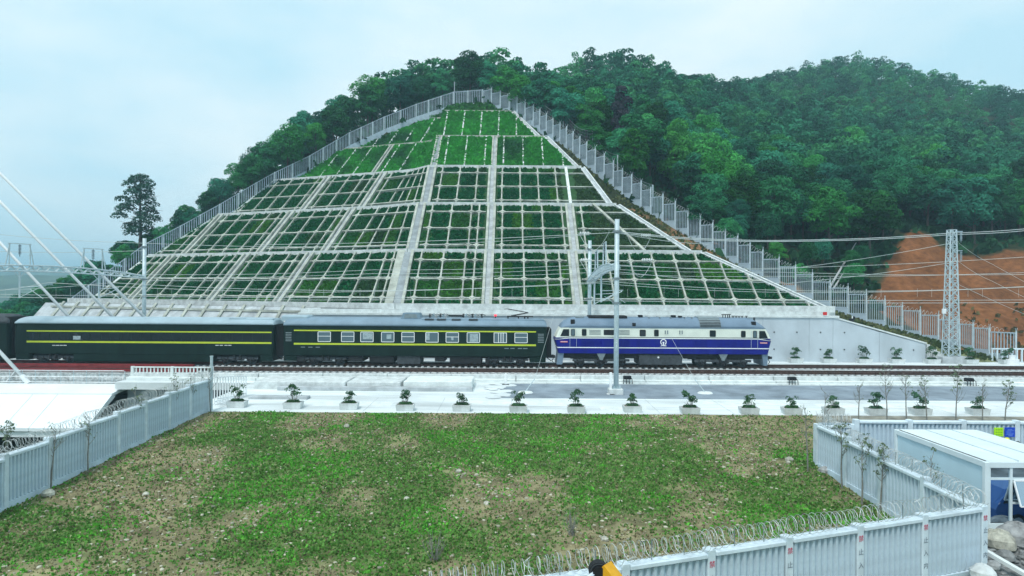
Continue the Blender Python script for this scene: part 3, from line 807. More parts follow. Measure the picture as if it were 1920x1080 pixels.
# crest grass between the top tier and the fence
n = 5000
x = rng.uniform(-34, 12, n); y = rng.uniform(121, 133, n)
sz, Y0, u = slope_z(x, y)
ok = inpoly(x, y, FPOLY) & ((Y0 > 126) | (u > np.interp(np.clip((Y0 - 117.2) / 8.8, 0, 1), [0, 1], UR[4]) + 0.8))
x, y = x[ok], y[ok]; z = terrain(x, y)
addset(tufts(x, y, z, np.array([0, -0.3, 1.0]), np.full(len(x), 0.45), np.array([0.06, 0.22, 0.05]) * (0.6 + 0.8 * rng.random(len(x)))[:, None], 3, 0.5))
# natural verge between cutting and right fence
n = 14000
x = rng.uniform(-4, 56, n); y = rng.uniform(74, 131, n)
sz, Y0, u = slope_z(x, y)
edge = np.interp(Y0, [75, 83, 85, 93.8, 95.8, 104.6, 106.6, 115.3, 117.2, 126], [q for k in range(5) for q in UR[k]])
ok = inpoly(x, y, FPOLY) & (u > edge + 1.1) & ~((x < WX2 + 3.4) & (y < 75.2))
x, y = x[ok], y[ok]; z = terrain(x, y); nn_ = fbm(x, y, 4)
cv = np.where((nn_ > 0.52)[:, None], np.array([0.17, 0.19, 0.085]), np.array([0.09, 0.13, 0.05]))
addset(tufts(x, y, z, np.array([0, -0.2, 1.0]), np.full(len(x), 0.3), cv * (0.7 + 0.6 * rng.random(len(x)))[:, None], 3, 0.5))
tag(obj('slope_grass', npmesh('slope_grass', np.concatenate(VV), np.concatenate(FF), np.concatenate(CC)), 'grass_tint'), 'green ground cover growing in the lattice cells of the cutting', 'grass', kind='stuff')

# ---------------------------------------------------------------- trees
def leaf_cloud(lobes, n, s0, flatten=0.0):
    """leaf clumps (quads) on the outer skin of a set of ellipsoid lobes; returns verts, quads"""
    vol = np.array([l[3] * l[4] for l in lobes]); pk = rng.choice(len(lobes), n, p=vol / vol.sum())
    L = np.array(lobes)[pk]
    d = rng.normal(size=(n, 3)); d /= np.linalg.norm(d, axis=1)[:, None]
    d[:, 2] = np.where(d[:, 2] < -0.35, -d[:, 2], d[:, 2])
    rr = 0.72 + 0.36 * rng.random(n)
    c = L[:, :3] + d * L[:, [3, 3, 4]] * rr[:, None]
    nrm = d + rng.normal(size=(n, 3)) * 0.55 + np.array([0, 0, 0.35]); nrm /= np.linalg.norm(nrm, axis=1)[:, None]
    a = np.cross(nrm, rng.normal(size=(n, 3))); a /= np.linalg.norm(a, axis=1)[:, None]; b = np.cross(nrm, a)
    s = s0 * (0.55 + 0.9 * rng.random(n))[:, None]
    V = np.stack([c - a * s, c - b * s * 0.7 + nrm * s * 0.12, c + a * s, c + b * s * 0.7 + nrm * s * 0.12], 1).reshape(-1, 3)
    return V, np.arange(n * 4).reshape(-1, 4)
def make_lobes(rx, h0, h1, nl, spread=0.75):
    out = []
    for i in range(nl):
        t = (i + 0.5) / nl; z = h0 + (h1 - h0) * t
        w = math.sin(math.pi * (0.18 + 0.74 * t)) ** 0.8
        an = i * 2.4 + rng.uniform(-0.5, 0.5); rad = rx * w * spread * rng.uniform(0.35, 1.0)
        r = rx * rng.uniform(0.34, 0.58) * (0.6 + 0.5 * w)
        out.append((math.cos(an) * rad, math.sin(an) * rad, z, r, r * rng.uniform(0.62, 0.85)))
    return out
def trunk_mesh(h, r, crown0):
    m = MB(); pts = [(0, 0, -0.8)] + [(rng.uniform(-.15, .15) * t * h * .15, rng.uniform(-.15, .15) * t * h * .15, h * t) for t in (0.2, 0.45, 0.7, 0.88)]
    m.path(pts, [r * 1.25, r, r * .8, r * .5, r * .2], 6)
    for i in range(6):
        z = crown0 + (h * .8 - crown0) * i / 6; an = i * 2.1; L = h * .24
        m.path([(0, 0, z), (math.cos(an) * L * .6, math.sin(an) * L * .6, z + L * .4), (math.cos(an) * L, math.sin(an) * L, z + L * .8)], [r * .4, r * .25, r * .08], 4)
    return m.mesh('trunk')
PROTO = []
for i in range(7):       # nominal 10 m trees
    rx = rng.uniform(2.9, 3.9); c0 = rng.uniform(1.6, 3.0)
    lob = make_lobes(rx, c0 + 0.7, 8.9, int(rng.integers(11, 16)))
    V, Q = leaf_cloud(lob, 6500, 0.155)
    PROTO.append((npmesh('crown', V, Q), trunk_mesh(9.0, 0.17, c0)))
PB = []
for i in range(3):
    V, Q = leaf_cloud(make_lobes(3.4, 1.8, 8.8, 14), 6500, 0.155); PB.append((npmesh('crown', V, Q), trunk_mesh(9.0, 0.17, 2)))
V, Q = leaf_cloud(make_lobes(2.5, 1.5, 9.2, 12, .6), 5000, 0.15); PPL = (npmesh('crown', V, Q), trunk_mesh(9, 0.2, 1.2))
for c, t in PROTO: c.materials.append(MATS['leaf_forest']); t.materials.append(MATS['bark'])
for c, t in PB: c.materials.append(MATS['leaf_bright']); t.materials.append(MATS['bark'])
PPL[0].materials.append(MATS['leaf_plum']); PPL[1].materials.append(MATS['bark'])
def place_tree(x, y, z, h, proto, label, group, name='broadleaf_tree', wid=1.0, rz=None):
    e = empty(name, (x, y, z), label, 'tree', group, rng.uniform(0, 6.28) if rz is None else rz)
    e.scale = (h / 10 * wid, h / 10 * wid, h / 10)
    obj('crown', proto[0], None, e); obj('trunk', proto[1], None, e)
    return e
# hand-set trees that stand out in the photograph: (px, base py, Y, height, proto, label)
HAND = [(1165, 330, 118, 13.5, PPL, 'dark plum brown tree standing just behind the hilltop fence', 'plum_tree', .8),
        (1265, 352, 116, 12.5, PB[0], 'bright green tree left of the two bright ones behind the right fence', 'broadleaf_tree', .8),
        (1340, 385, 114, 13.0, PB[1], 'bright yellow-green tree with a broad crown in the middle of the right forest', 'broadleaf_tree', .9),
        (1378, 395, 113, 10.5, PB[2], 'bright green tree at the right foot of the bright pair', 'broadleaf_tree', .85),
        (1110, 280, 122, 10.0, PB[0], 'mid green tree behind the fence just right of the hilltop', 'broadleaf_tree', 1.0),
        (1300, 372, 117, 12.0, PB[2], 'bright green tree between the two tallest bright trees behind the fence', 'broadleaf_tree', .85),
        (1205, 318, 121, 9.5, PB[1], 'mid green tree just right of the dark plum tree', 'broadleaf_tree', .9),
        (1600, 300, 165, 11.0, PB[0], 'light green crown in the middle of the far right forest', 'broadleaf_tree', 1.1),
        (1760, 330, 150, 11.0, PB[1], 'light green tree standing above the red soil cutting', 'broadleaf_tree', 1.0),
        (1745, 395, 135, 7.0, PB[2], 'small light green tree over the peak of the red soil', 'broadleaf_tree', 1.0),
        (1455, 500, 98, 3.4, PB[1], 'small bright green bush behind the fence under the power line', 'bush', 1.3),
        (1500, 545, 93.5, 3.0, PB[2], 'rounded green bush beside the stepped fence near the bare trunk', 'bush', 1.2)]
used = []
for (px, py, Y, h, pr, lab, nm, wd) in HAND:
    p = P(px, py, Y); z = float(terrain(np.array([p.x]), np.array([Y]))[0])
    place_tree(p.x, Y, z, h, pr, lab, None, nm, wd); used.append((p.x, Y))
# the forest: scattered with a minimum spacing
cand = []
def keepout(x, y): return bool(inpoly(np.array([x]), np.array([y]), FPOLY)[0])
tries = 0
pts_f = []
cellsz = 3.0; grid = {}
def clear(x, y, r):
    i, j = int(x // cellsz), int(y // cellsz); k = int(r // cellsz) + 1
    for a_ in range(i - k, i + k + 1):
        for b_ in range(j - k, j + k + 1):
            for (qx, qy) in grid.get((a_, b_), ()):
                if (qx - x) ** 2 + (qy - y) ** 2 < r * r: return False
    return True
for q in used: grid.setdefault((int(q[0] // cellsz), int(q[1] // cellsz)), []).append(q)
farr = np.array([(p.x, p.y) for p in FPTS])
xs_r, ys_r = rng.uniform(-115, 270, 26000), 84 + 246 * rng.random(26000) ** 1.25
order = np.argsort(ys_r)
zs_r = terrain(xs_r, ys_r); red_r = is_red(xs_r, ys_r); in_r = inpoly(xs_r, ys_r, FPOLY)
for i in order:
    x, y, z = xs_r[i], ys_r[i], zs_r[i]
    if red_r[i] or in_r[i]: continue
    if abs(x / y) > 0.80: continue
    dfe = np.min(np.hypot(farr[:, 0] - x, farr[:, 1] - y))
    if inpoly(np.array([x + 1.6, x - 1.6, x]), np.array([y, y, y - 1.8]), FPOLY).any(): continue
    if x > 30 and y < 97: continue
    if x > 40 and is_red(np.array([x, x]), np.array([y + 3, y - 3])).any(): continue
    qx, qy = proj(x, y, z)
    if 1200 < qx < 1290 and 300 < qy < 420 and y < 112: continue
    if x < -30 and y < 170 and qx < 120 and z > 6: continue
    r = 3.5 if y < 150 else 4.0 if y < 220 else 4.7
    if not clear(x, y, r): continue
    grid.setdefault((int(x // cellsz), int(y // cellsz)), []).append((x, y)); pts_f.append((x, y, z))
pts_f = np.array(pts_f)
# hidden test: drop trees whose whole crown is behind nearer ground
def visible(x, y, z):
    T = np.linspace(0.35, 0.985, 40)
    return np.all(terrain(x * T, y * T)[T * y > 76] < (CZ + (z - CZ) * T)[T * y > 76] + 0.0) if y > 80 else True
GZi = None
def tz_fast(x, y):
    i = np.clip(((y - gy[0]) / ST), 0, len(gy) - 1.001); j = np.clip(((x - gx[0]) / ST), 0, len(gx) - 1.001)
    i0, j0 = i.astype(int), j.astype(int); a_, b_ = i - i0, j - j0
    return (GZ[i0, j0] * (1 - b_) + GZ[i0, j0 + 1] * b_) * (1 - a_) + (GZ[i0 + 1, j0] * (1 - b_) + GZ[i0 + 1, j0 + 1] * b_) * a_
T = np.linspace(0.3, 0.975, 60)[None, :]
xx, yy, zz = pts_f[:, :1] * T, pts_f[:, 1:2] * T, CZ + (pts_f[:, 2:3] + 8.5 - CZ) * T
vis = ((tz_fast(xx, yy) < zz) | (yy < 74)).all(1)
qq = np.array([proj(*p) for p in pts_f]); qt = np.array([proj(p[0], p[1], p[2] + 7) for p in pts_f])
vis &= (qq[:, 0] > -25) & (qq[:, 0] < 1945) & (qt[:, 1] < 590)
pts_f = pts_f[vis]
pts_f = pts_f[np.argsort(pts_f[:, 1])]
near = pts_f[:235]; far = pts_f[235:]
for (x, y, z) in near:
    qx, qy = proj(x, y, z)
    if x < -62 and y < 125:
        h = rng.uniform(4.5, 6.5); lab, grp = 'dark green tree in the low thicket behind the leftmost coach', 'trees in the low thicket at far left'
    elif qx < 900:
        h = rng.uniform(7.6, 10.4) * float(np.interp(qx, [300, 420, 560], [.48, .68, 1.0])); lab, grp = 'dark green tree on the wooded ridge behind the left fence', 'trees on the left ridge'
    elif qx < 1150:
        h = rng.uniform(7.0, 9.5); lab, grp = 'dark green tree in the wood just behind the hilltop fence', 'trees behind the hilltop'
    else:
        h = rng.uniform(7.5, 12.0) if y > 104 else rng.uniform(4.5, 6.5); lab, grp = (('dark green forest tree between the hilltop fence and the bright green trees', 'forest trees left of the bright trees') if qx < 1300 else ('dark green forest tree right of the bright green trees, above the stepped fence', 'forest trees above the stepped fence') if qx < 1620 else ('dark green forest tree on the slope above the red soil', 'forest trees above the red soil'))
    place_tree(x, y, z, h, PROTO[int(rng.integers(7))], lab, grp, wid=rng.uniform(0.85, 1.15))
# the rest of the forest reads as one mass
FP = [leaf_cloud(make_lobes(3.1, 1.8, 8.8, int(rng.integers(7, 11))), 800, 0.28) for _ in range(8)]
VV, FF, CC = [], [], []; off = 0
for (x, y, z) in far:
    V, Q = FP[int(rng.integers(8))]
    if y > 230: V, Q = V[:520 * 4], Q[:520]
    h = rng.uniform(6.8, 11.5) / 10; a_ = rng.uniform(0, 6.28); c_, s_ = math.cos(a_), math.sin(a_)
    W_ = V * np.array([rng.uniform(.95, 1.2), rng.uniform(.95, 1.2), 1]) * h
    if y > 230: W_ = np.concatenate([W_]) 
    W_ = np.stack([W_[:, 0] * c_ - W_[:, 1] * s_ + x, W_[:, 0] * s_ + W_[:, 1] * c_ + y, W_[:, 2] + z], 1)
    br = fbm(np.array([x]), np.array([y]), 30)[0]
    base = np.array([0.032, 0.190, 0.098]) * rng.uniform(0.4, 1.4)
    if rng.random() < 0.22 + 0.3 * (br > 0.55): base = np.array([0.062, 0.290, 0.110]) * rng.uniform(0.8, 1.25)
    VV.append(W_); FF.append(Q + off); off += len(V); CC.append(np.repeat(base[None], len(V), 0))
VV, FF, CC = np.concatenate(VV), np.concatenate(FF), np.concatenate(CC)
tag(obj('far_forest', npmesh('far_forest', VV, FF, CC), 'leaf_far'), 'dense dark green forest covering the far hills', 'forest', kind='stuff')
print('TREES', len(near), len(far), len(FF))
# undergrowth at the forest foot and along the fence
n = 9000
x = rng.uniform(-75, 120, n); y = rng.uniform(86, 150, n); ok = ~inpoly(x, y, FPOLY) & ~is_red(x, y) & ~((x > 30) & (y < 92))
x, y = x[ok], y[ok]; z = terrain(x, y)
t = tufts(x, y, z, np.array([0, -0.2, 1.0]), np.full(len(x), 0.95), np.array([0.036, 0.12, 0.055]) * (0.5 + 0.9 * rng.random(len(x)))[:, None], 3, 0.7)
tag(obj('undergrowth', npmesh('undergrowth', *t), 'grass_tint'), 'dark green undergrowth between the trees', 'undergrowth', kind='stuff')
n = 1500
x = rng.uniform(40, 110, n); y = rng.uniform(79, 97, n); z = terrain(x, y); ok = is_red(x, y) & (fbm(x, y, 3) > 0.52)
x, y, z = x[ok], y[ok], z[ok]
t = tufts(x, y, z, np.array([0, -0.2, 1.0]), np.full(len(x), 0.4), np.array([0.16, 0.14, 0.06]) * (0.5 + 0.9 * rng.random(len(x)))[:, None], 3, 0.6)
tag(obj('dry_weeds', npmesh('dry_weeds', *t), 'grass_tint'), 'dry weeds at the foot of the red soil', 'weeds', kind='stuff')
# the lone tall tree on the left
def cedar():
    m = MB(); m.path([(0, 0, -.8), (.1, 0, 3), (0, .1, 6), (.1, 0, 9), (0.05, 0, 11)], [.24, .2, .15, .09, .03], 7)
    V, Q, o = [], [], 0
    for i in range(58):
        t = (i + .5) / 58; z = 2.2 + 8.9 * t; an = i * 2.4 + rng.uniform(-.4, .4)
        L = (3.0 * (1 - t) ** 0.6 + 0.6) * rng.uniform(0.35, 1.15)
        if z > 7.6 and z < 8.3: L *= 0.6
        tip = (math.cos(an) * L, math.sin(an) * L, z + 0.25 * L)
        m.path([(0, 0, z), (tip[0] * .5, tip[1] * .5, z + 0.2 * L), tip], [.05, .035, .012], 4)
        for s in np.linspace(.35, 1.0, 4):
            v, q = leaf_cloud([(tip[0] * s, tip[1] * s, z + 0.25 * L * s + rng.uniform(-.2, .3), .62, .3)], 24, .15); V.append(v); Q.append(q + o); o += len(v)
    return npmesh('crown', np.concatenate(V), np.concatenate(Q)), m.mesh('trunk')
lobs = []
for i in range(30):
    tt = (i + .5) / 30; zz_ = 2.4 + 8.4 * tt; rp_ = float(np.interp(zz_, [2, 4, 6, 8.2, 9.2, 11], [2.2, 3.1, 2.5, 2.0, 1.5, .5])); an_ = i * 2.4 + rng.uniform(-.6, .6); rd_ = rp_ * rng.uniform(.35, 1.0)
    lobs.append((math.cos(an_) * rd_, math.sin(an_) * rd_, zz_, rng.uniform(.85, 1.25), rng.uniform(.5, .75)))
c, t = cedar(); V, Q = leaf_cloud(lobs, 6000, .13); c = npmesh('crown', V, Q); c.materials.append(MATS['leaf_cedar']); t.materials.append(MATS['bark'])
p = P(262, 470, 112)
place_tree(p.x, p.y, p.z - 0.5, 11.6, (c, t), 'tall lone tree with layered open branches on the left skyline', None, 'lone_tree', 1.0, 0.4)
p = P(1598, 470, 108)
m = MB(); q0, q1 = P(1555, 540, 96), P(1605, 455, 110)
m.path([q0, (q0 + q1) / 2 + Vector((0.2, 0, 0.3)), q1], [.17, .14, .08], 6); m.path([q0 + Vector((.5, 0, -.2)), q1 + Vector((.5, 0, -.9))], [.14, .07], 6)
tag(m.build('bare_trunk', 'sleeper'), 'pale bare leaning trunk lying up the dark forest slope', 'tree trunk')

# ================================================================ THE TRAIN
YT, SIDE = 68.0, 1.55
YN = YT - SIDE               # near side plane
def LXc(c, off=1020.0, sc=4.364): return PX(off + c / sc, YN, 635)
def LZc(c, off=570.0, sc=4.364, px=1250): return PZ(off + c / sc, YN, px)
def arc_section(hw, z0, z1, n=10):
    return [(hw * math.cos(math.pi * i / n), z0 + (z1 - z0) * (1 - abs(math.cos(math.pi * i / n)) ** 2.4) ** 0.5) for i in range(n + 1)]
def wheel(parent, x, y, r=0.46):
    w = MB(); w.disc((x, y, r), r, 0.13, 20); w.disc((x, y + (0.08 if y > 0 else -0.08), r), r + 0.03, 0.02, 20) if False else None
    o = w.build('wheel', 'under_grey', parent)
    h = MB(); h.disc((x, y - 0.08, r), r * 0.72, 0.05, 16, hole=r * 0.6); h.disc((x, y - 0.1, r), 0.15, 0.12, 10); h.build('hub', 'under_dark', o)
    return o
def bogie(parent, xc, axles, y=-0.95, spring=True):
    L = max(axles) + 0.75
    b = MB()
    b.bbox(xc - L, xc + L, y - 0.42, y - 0.22, 0.55, 0.78, 0.05)
    b.prism([(xc - 0.55, 0.42), (xc + 0.55, 0.42), (xc + 0.85, 0.8), (xc - 0.85, 0.8)], y - 0.4, y - 0.2)
    b.bbox(xc - L, xc + L, -y + 0.22, -y + 0.42, 0.55, 0.78, 0.05)
    b.bbox(xc - 0.5, xc + 0.5, y - 0.2, -y + 0.2, 0.55, 0.85, 0.03)
    bo = b.build('bogie', 'under_grey', parent)
    for a in axles:
        for s in (-1, 1): wheel(parent, xc + a, s * 0.77)
        x = MB(); x.bbox(xc + a - 0.17, xc + a + 0.17, y - 0.48, y - 0.42, 0.3, 0.62, 0.03); x.tube((xc + a - .3, y - .35, .4), (xc + a - .3, y - .35, .75), .1, 8); x.tube((xc + a + .3, y - .35, .4), (xc + a + .3, y - .35, .75), .1, 8); x.build('axle_box', 'under_dark', bo)
    if spring:
        x = MB(); 
        for dx in (-.28, .28): x.tube((xc + dx, y - .46, .5), (xc + dx, y - .46, .95), .12, 8)
        x.build('spring', 'under_dark', bo)
    return bo
def rr(x0, x1, z0, z1, r, n=4):
    """rounded rectangle outline in x, z"""
    o = []
    for cx_, cz_, a0 in ((x1 - r, z0 + r, -90), (x1 - r, z1 - r, 0), (x0 + r, z1 - r, 90), (x0 + r, z0 + r, 180)):
        for i in range(n + 1):
            a = R(a0 + 90 * i / n); o.append((cx_ + r * math.cos(a), cz_ + r * math.sin(a)))
    return o
def window(parent, x0, x1, z0, z1, y, frame='white_steel', glassm='coach_glass', r=0.09, bar=None, fw=0.06, slide=False, blind=None):
    o_, i_ = rr(x0, x1, z0, z1, r), rr(x0 + fw, x1 - fw, z0 + fw, z1 - fw, max(r - fw, .02))
    m = MB(); m.loft([[(x, y, z) for x, z in o_], [(x, y - 0.035, z) for x, z in o_], [(x, y - 0.035, z) for x, z in i_], [(x, y + 0.0, z) for x, z in i_]], False)
    f = m.build('window', frame, parent)
    p = MB(); p.prism([(x, z) for x, z in i_], y - 0.012, y - 0.004); p.build('pane', glassm, f)
    if bar:
        p = MB(); p.box(x0 + fw, x1 - fw, y - 0.034, y - 0.013, z0 + (z1 - z0) * bar - .025, z0 + (z1 - z0) * bar + .025); p.build('glazing_bar', frame, f)
    if slide:
        for q in (0.36, 0.55, 0.72):
            p = MB(); xq = x0 + (x1 - x0) * q; p.box(xq - .03, xq + .03, y - 0.034, y - 0.013, z0 + fw, z1 - fw); p.build('glazing_bar', frame, f)
    if blind:
        p = MB(); a_, b_, c_, d_ = blind; w, h = x1 - x0 - 2 * fw, z1 - z0 - 2 * fw
        p.box(x0 + fw + w * a_, x0 + fw + w * b_, y - 0.0125 - .004, y - 0.0125, z0 + fw + h * c_, z0 + fw + h * d_); p.build('blind', 'curtain', f)
    return f
def bellows(parent, x, sgn):
    b = MB()
    for i in range(5):
        xx = x + sgn * (0.05 + i * 0.09)
        b.box(xx - 0.03, xx + 0.03, -1.0 - (i % 2) * .06, 1.0 + (i % 2) * .06, 0.9, 3.7 + (i % 2) * .06)
    b.bbox(min(x, x + sgn * .5), max(x, x + sgn * .5), -0.85, 0.85, 0.95, 3.6, .02)
    b.build('gangway_bellows', 'black', parent)
    c = MB(); c.box(min(x, x + sgn * .55), max(x, x + sgn * .55), -.15, .15, .75, 1.0); c.tube((x, -.6, .9), (x + sgn * .5, -.7, .5), .04, 6); c.build('coupler', 'under_dark', parent)
def coach(x0, x1, label, body_low, skirt, top, side_top, roofm):
    xc = (x0 + x1) / 2; e = empty('passenger_coach', (xc, YT, 0), label, 'coach', 'green coaches of the train'); h = (x1 - x0) / 2
    b = MB()
    pl = [(-h, -1.43), (-h + .12, -SIDE), (h - .12, -SIDE), (h, -1.43), (h, 1.43), (h - .12, SIDE), (-h + .12, SIDE), (-h, 1.43)]
    b.loft([[(x, y, body_low) for x, y in pl], [(x, y, side_top) for x, y in pl]]); b.build('body', 'coach_green', e)
    sec = arc_section(SIDE + .02, side_top + .003, top, 14)
    rings = []
    for dx, sc_ in ((0, .55), (.12, .8), (.4, .95), (.9, 1.0)): rings.append([(-h + dx, y, side_top + .003 + (z - side_top) * sc_) for y, z in sec])
    for dx, sc_ in ((.9, 1.0), (.4, .95), (.12, .8), (0, .55)): rings.append([(h - dx, y, side_top + .003 + (z - side_top) * sc_) for y, z in sec])
    b = MB(); b.loft(rings); b.build('roof', roofm, e, True)
    b = MB(); b.box(-h + .1, h - .1, -SIDE - .035, -SIDE + .02, side_top - .06, side_top - .0); b.build('gutter', 'coach_green', e)
    return e, h
# coach with windows (generator car)
xa, xb = PX(531, YN), PX(1025, YN)
e, h = coach(xa, xb, 'dark green coach with ten white framed windows and pantograph on its roof', 0.98, None, 4.62, 3.82, 'coach_roof')
xc = (xa + xb) / 2
def cxp(px): return PX(px, YN, 635) - xc
for yy, hh in ((619.5, .06), (644.6, .085)):
    x0, x1 = cxp(551), cxp(1005); z = PZ(yy + 1.3, YN, 778)
    s = MB(); s.box(x0, x1, -SIDE - .008, -SIDE + .01, z - hh, z + hh); s.build('yellow_stripe', 'coach_stripe', e)
zz0, zz1 = PZ(642.0, YN, 778), PZ(622.6, YN, 778)
for i, px in enumerate((608, 652, 688, 727, 765, 810, 848, 887.5, 938, 977)):
    bl = {2: (.15, .95, .25, .95), 5: (.0, .3, .2, .95), 7: (.2, .9, .05, .9), 3: (.4, .8, .3, .8), 6: (.4, .6, .2, .6)}.get(i)
    window(e, cxp(px - 12.3), cxp(px + 12.3), zz0, zz1, -SIDE, bar=.55 if i in (0, 1, 4, 6, 9) else None, slide=(i == 8), r=.03 if i == 8 else .1, blind=bl)
for px in (541, 1014):
    g = MB()
    for i in range(6): g.box(cxp(px - 5.5), cxp(px + 5.5), -SIDE - .012, -SIDE + .01, zz0 + .05 + i * .155, zz0 + .12 + i * .155)
    tag(g.build('vent_grille', 'galv_dark', e), kind='stuff')
for px in (568, 582, 596, 950, 961, 975, 985):
    g = MB(); g.box(cxp(px - 4), cxp(px + 4), -SIDE - .006, -SIDE + .01, PZ(654, YN), PZ(652.6, YN)); g.build('lettering', 'galv_dark', e)
for px in (610, 952):
    bogie(e, cxp(px), (-1.25, 1.25))
for (a, b_, z0, z1) in ((652, 680, .42, .95), (692, 738, .32, .98), (744, 788, .22, .98), (815, 834, .45, .95), (843, 903, .27, .98), (910, 918, .2, .9), (555, 572, .35, .95)):
    g = MB(); g.bbox(cxp(a), cxp(b_), -1.4, 1.2, z0, z1, .05); g.build('underfloor_box', 'under_dark' if a != 744 else 'under_grey', e)
g = MB(); g.box(-h + .2, h - .2, -.9, .9, .75, .98); g.build('underframe', 'under_dark', e)
g = MB(); g.bbox(h - 1.6, h - .06, -1.5, 1.5, .45, .975, .04); g.build('end_skirt', 'coach_green', e)
g = MB(); g.bbox(-h + .06, -h + 1.3, -1.5, 1.5, .45, .975, .04); g.build('end_skirt', 'coach_green', e)
bellows(e, -h, -1); bellows(e, h, 1)
# roof gear
def rp(px, py, dy=0.0): p = P(px, py, YT + dy); return Vector((p.x - xc, dy, p.z))
g = MB(); q0, q1 = rp(533, 600), rp(583, 600); g.bbox(q0.x, q1.x, -1.0, 1.0, 4.25, 4.78, .12); g.build('air_conditioner', 'roof_pale', e)
g = MB(); a0, a1 = cxp(748), cxp(789)
g.prism([(a0, 4.3), (a1, 4.3), (a1 - .3, 5.08), (a0 + .28, 5.08)], -.95, .95); cl_ = g.build('clerestory', 'coach_roof', e)
g = MB(); g.prism([(a0 + .4, 4.58), (a1 - .42, 4.58), (a1 - .5, 4.98), (a0 + .48, 4.98)], -.975, -.952); g.build('pane', 'galv_dark', cl_)
g = MB(); g.box(cxp(789), cxp(1020), -1.1, 1.1, 4.30, 4.50); g.build('equipment_deck', 'coach_roof', e)
for px in (795, 818, 846, 878):
    g = MB(); g.bbox(cxp(px), cxp(px + 17), -1.25, -.75, 4.40, 4.55, .03); g.build('roof_panel', 'under_grey', e)
for i, px in enumerate((803, 809, 816, 822, 828, 834, 866, 872, 878, 884, 890, 896, 902)):
    g = MB(); x = cxp(px); yy = random.uniform(-.6, .3)
    for j in range(4): g.disc((x, yy, 4.56 + j * .13), .11, .06, 8, 'z')
    g.tube((x, yy, 4.45), (x, yy, 5.0), .045, 6); g.build('roof_insulator', ('under_dark', 'roof_pale', 'sleeper')[i % 3], e)
    g = MB(); g.tube((x, yy, 5.0), (x + .35, yy, 4.85), .03, 5); g.build('busbar', 'under_dark', e)
g = MB(); g.tube((cxp(838), 0, 4.82), (cxp(866), 0, 4.8), .09, 8); g.build('cable_box', 'under_dark', e)
g = MB(); g.tube((cxp(928), -.3, 4.5), (cxp(928), -.3, 4.8), .06, 8); ls = g.build('lamp_post', 'under_dark', e)
g = MB(); g.disc((cxp(928), -.3, 4.88), .12, .16, 12, 'z'); g.build('red_lamp', 'lamp_red', e)
pan = MB()
for s in (-.5, .5):
    pan.tube((cxp(950), s, 4.78), (cxp(1000), s, 4.78), .045, 6)
    for px in (952, 972, 984, 990): pan.tube((cxp(px), s, 4.5), (cxp(px), s, 4.8), .06, 6)
    pan.tube((cxp(958), s, 4.82), (cxp(991), s * .6, 5.15), .05, 6)
    pan.tube((cxp(991), s * .6, 5.15), (cxp(952), s * .9, 5.5), .035, 6)
pan.tube((cxp(950), -.8, 5.52), (cxp(950), .8, 5.52), .03, 6); pan.tube((cxp(946), -.8, 5.5), (cxp(946), .8, 5.5), .03, 6); pan.bar((cxp(945), 0, 5.5), (cxp(953), 0, 5.5), .05, .05)
pan.build('pantograph', 'black', e)
# second coach, no windows showing, full skirt
xa2, xb2 = PX(27, YN), PX(513, YN)
e, h = coach(xa2, xb2, 'dark green coach with two yellow stripes, pale roof and no bright windows', 1.0, None, 4.52, 3.86, 'roof_pale')
xc = (xa2 + xb2) / 2
for yy, hh in ((621.8, .06), (641.8, .085)):
    z = PZ(yy, YN, 280); s = MB(); s.box(cxp(50), cxp(509), -SIDE - .008, -SIDE + .01, z - hh, z + hh); s.build('yellow_stripe', 'coach_stripe', e)
z0, z1 = PZ(638.5, YN, 280), PZ(624.8, YN, 280)
wx = 56
while wx < 500:
    w = MB(); w.box(cxp(wx), cxp(wx + 17.5), -SIDE - .004, -SIDE + .01, z0, z1); w.build('window', 'dark_glass', e); wx += 19.0
w = MB(); w.box(cxp(137), cxp(151), -SIDE - .007, -SIDE - .004, z0 + .05, z0 + .4); w.build('blind', 'curtain', e)
for px in (101, 108, 115, 122, 407, 415, 424, 431):
    g = MB(); g.box(cxp(px - 3), cxp(px + 3), -SIDE - .006, -SIDE + .01, PZ(648.2, YN, px), PZ(646.8, YN, px)); g.build('lettering', 'concrete', e)
for px in (98, 444): bogie(e, cxp(px), (-1.25, 1.25))
g = MB(); g.bbox(cxp(137), cxp(400), -SIDE + .02, SIDE - .02, .28, 1.0, .05); g.build('skirt', 'coach_green', e)
for a, b_ in ((29, 54), (487, 511)):
    g = MB(); g.bbox(cxp(a), cxp(b_), -SIDE + .02, SIDE - .02, .4, 1.0, .05); g.build('end_skirt', 'coach_green', e)
g = MB(); g.box(-h + .2, h - .2, -.9, .9, .75, .98); g.build('underframe', 'under_dark', e)
for a, b_ in ((425, 455), (455, 509)):
    g = MB(); g.bbox(cxp(a), cxp(b_), -1.1, 1.1, 4.3, 4.45 + (.06 if a < 440 else 0), .04); g.build('roof_hatch', 'roof_pale', e)
bellows(e, -h, -1); bellows(e, h, 1)
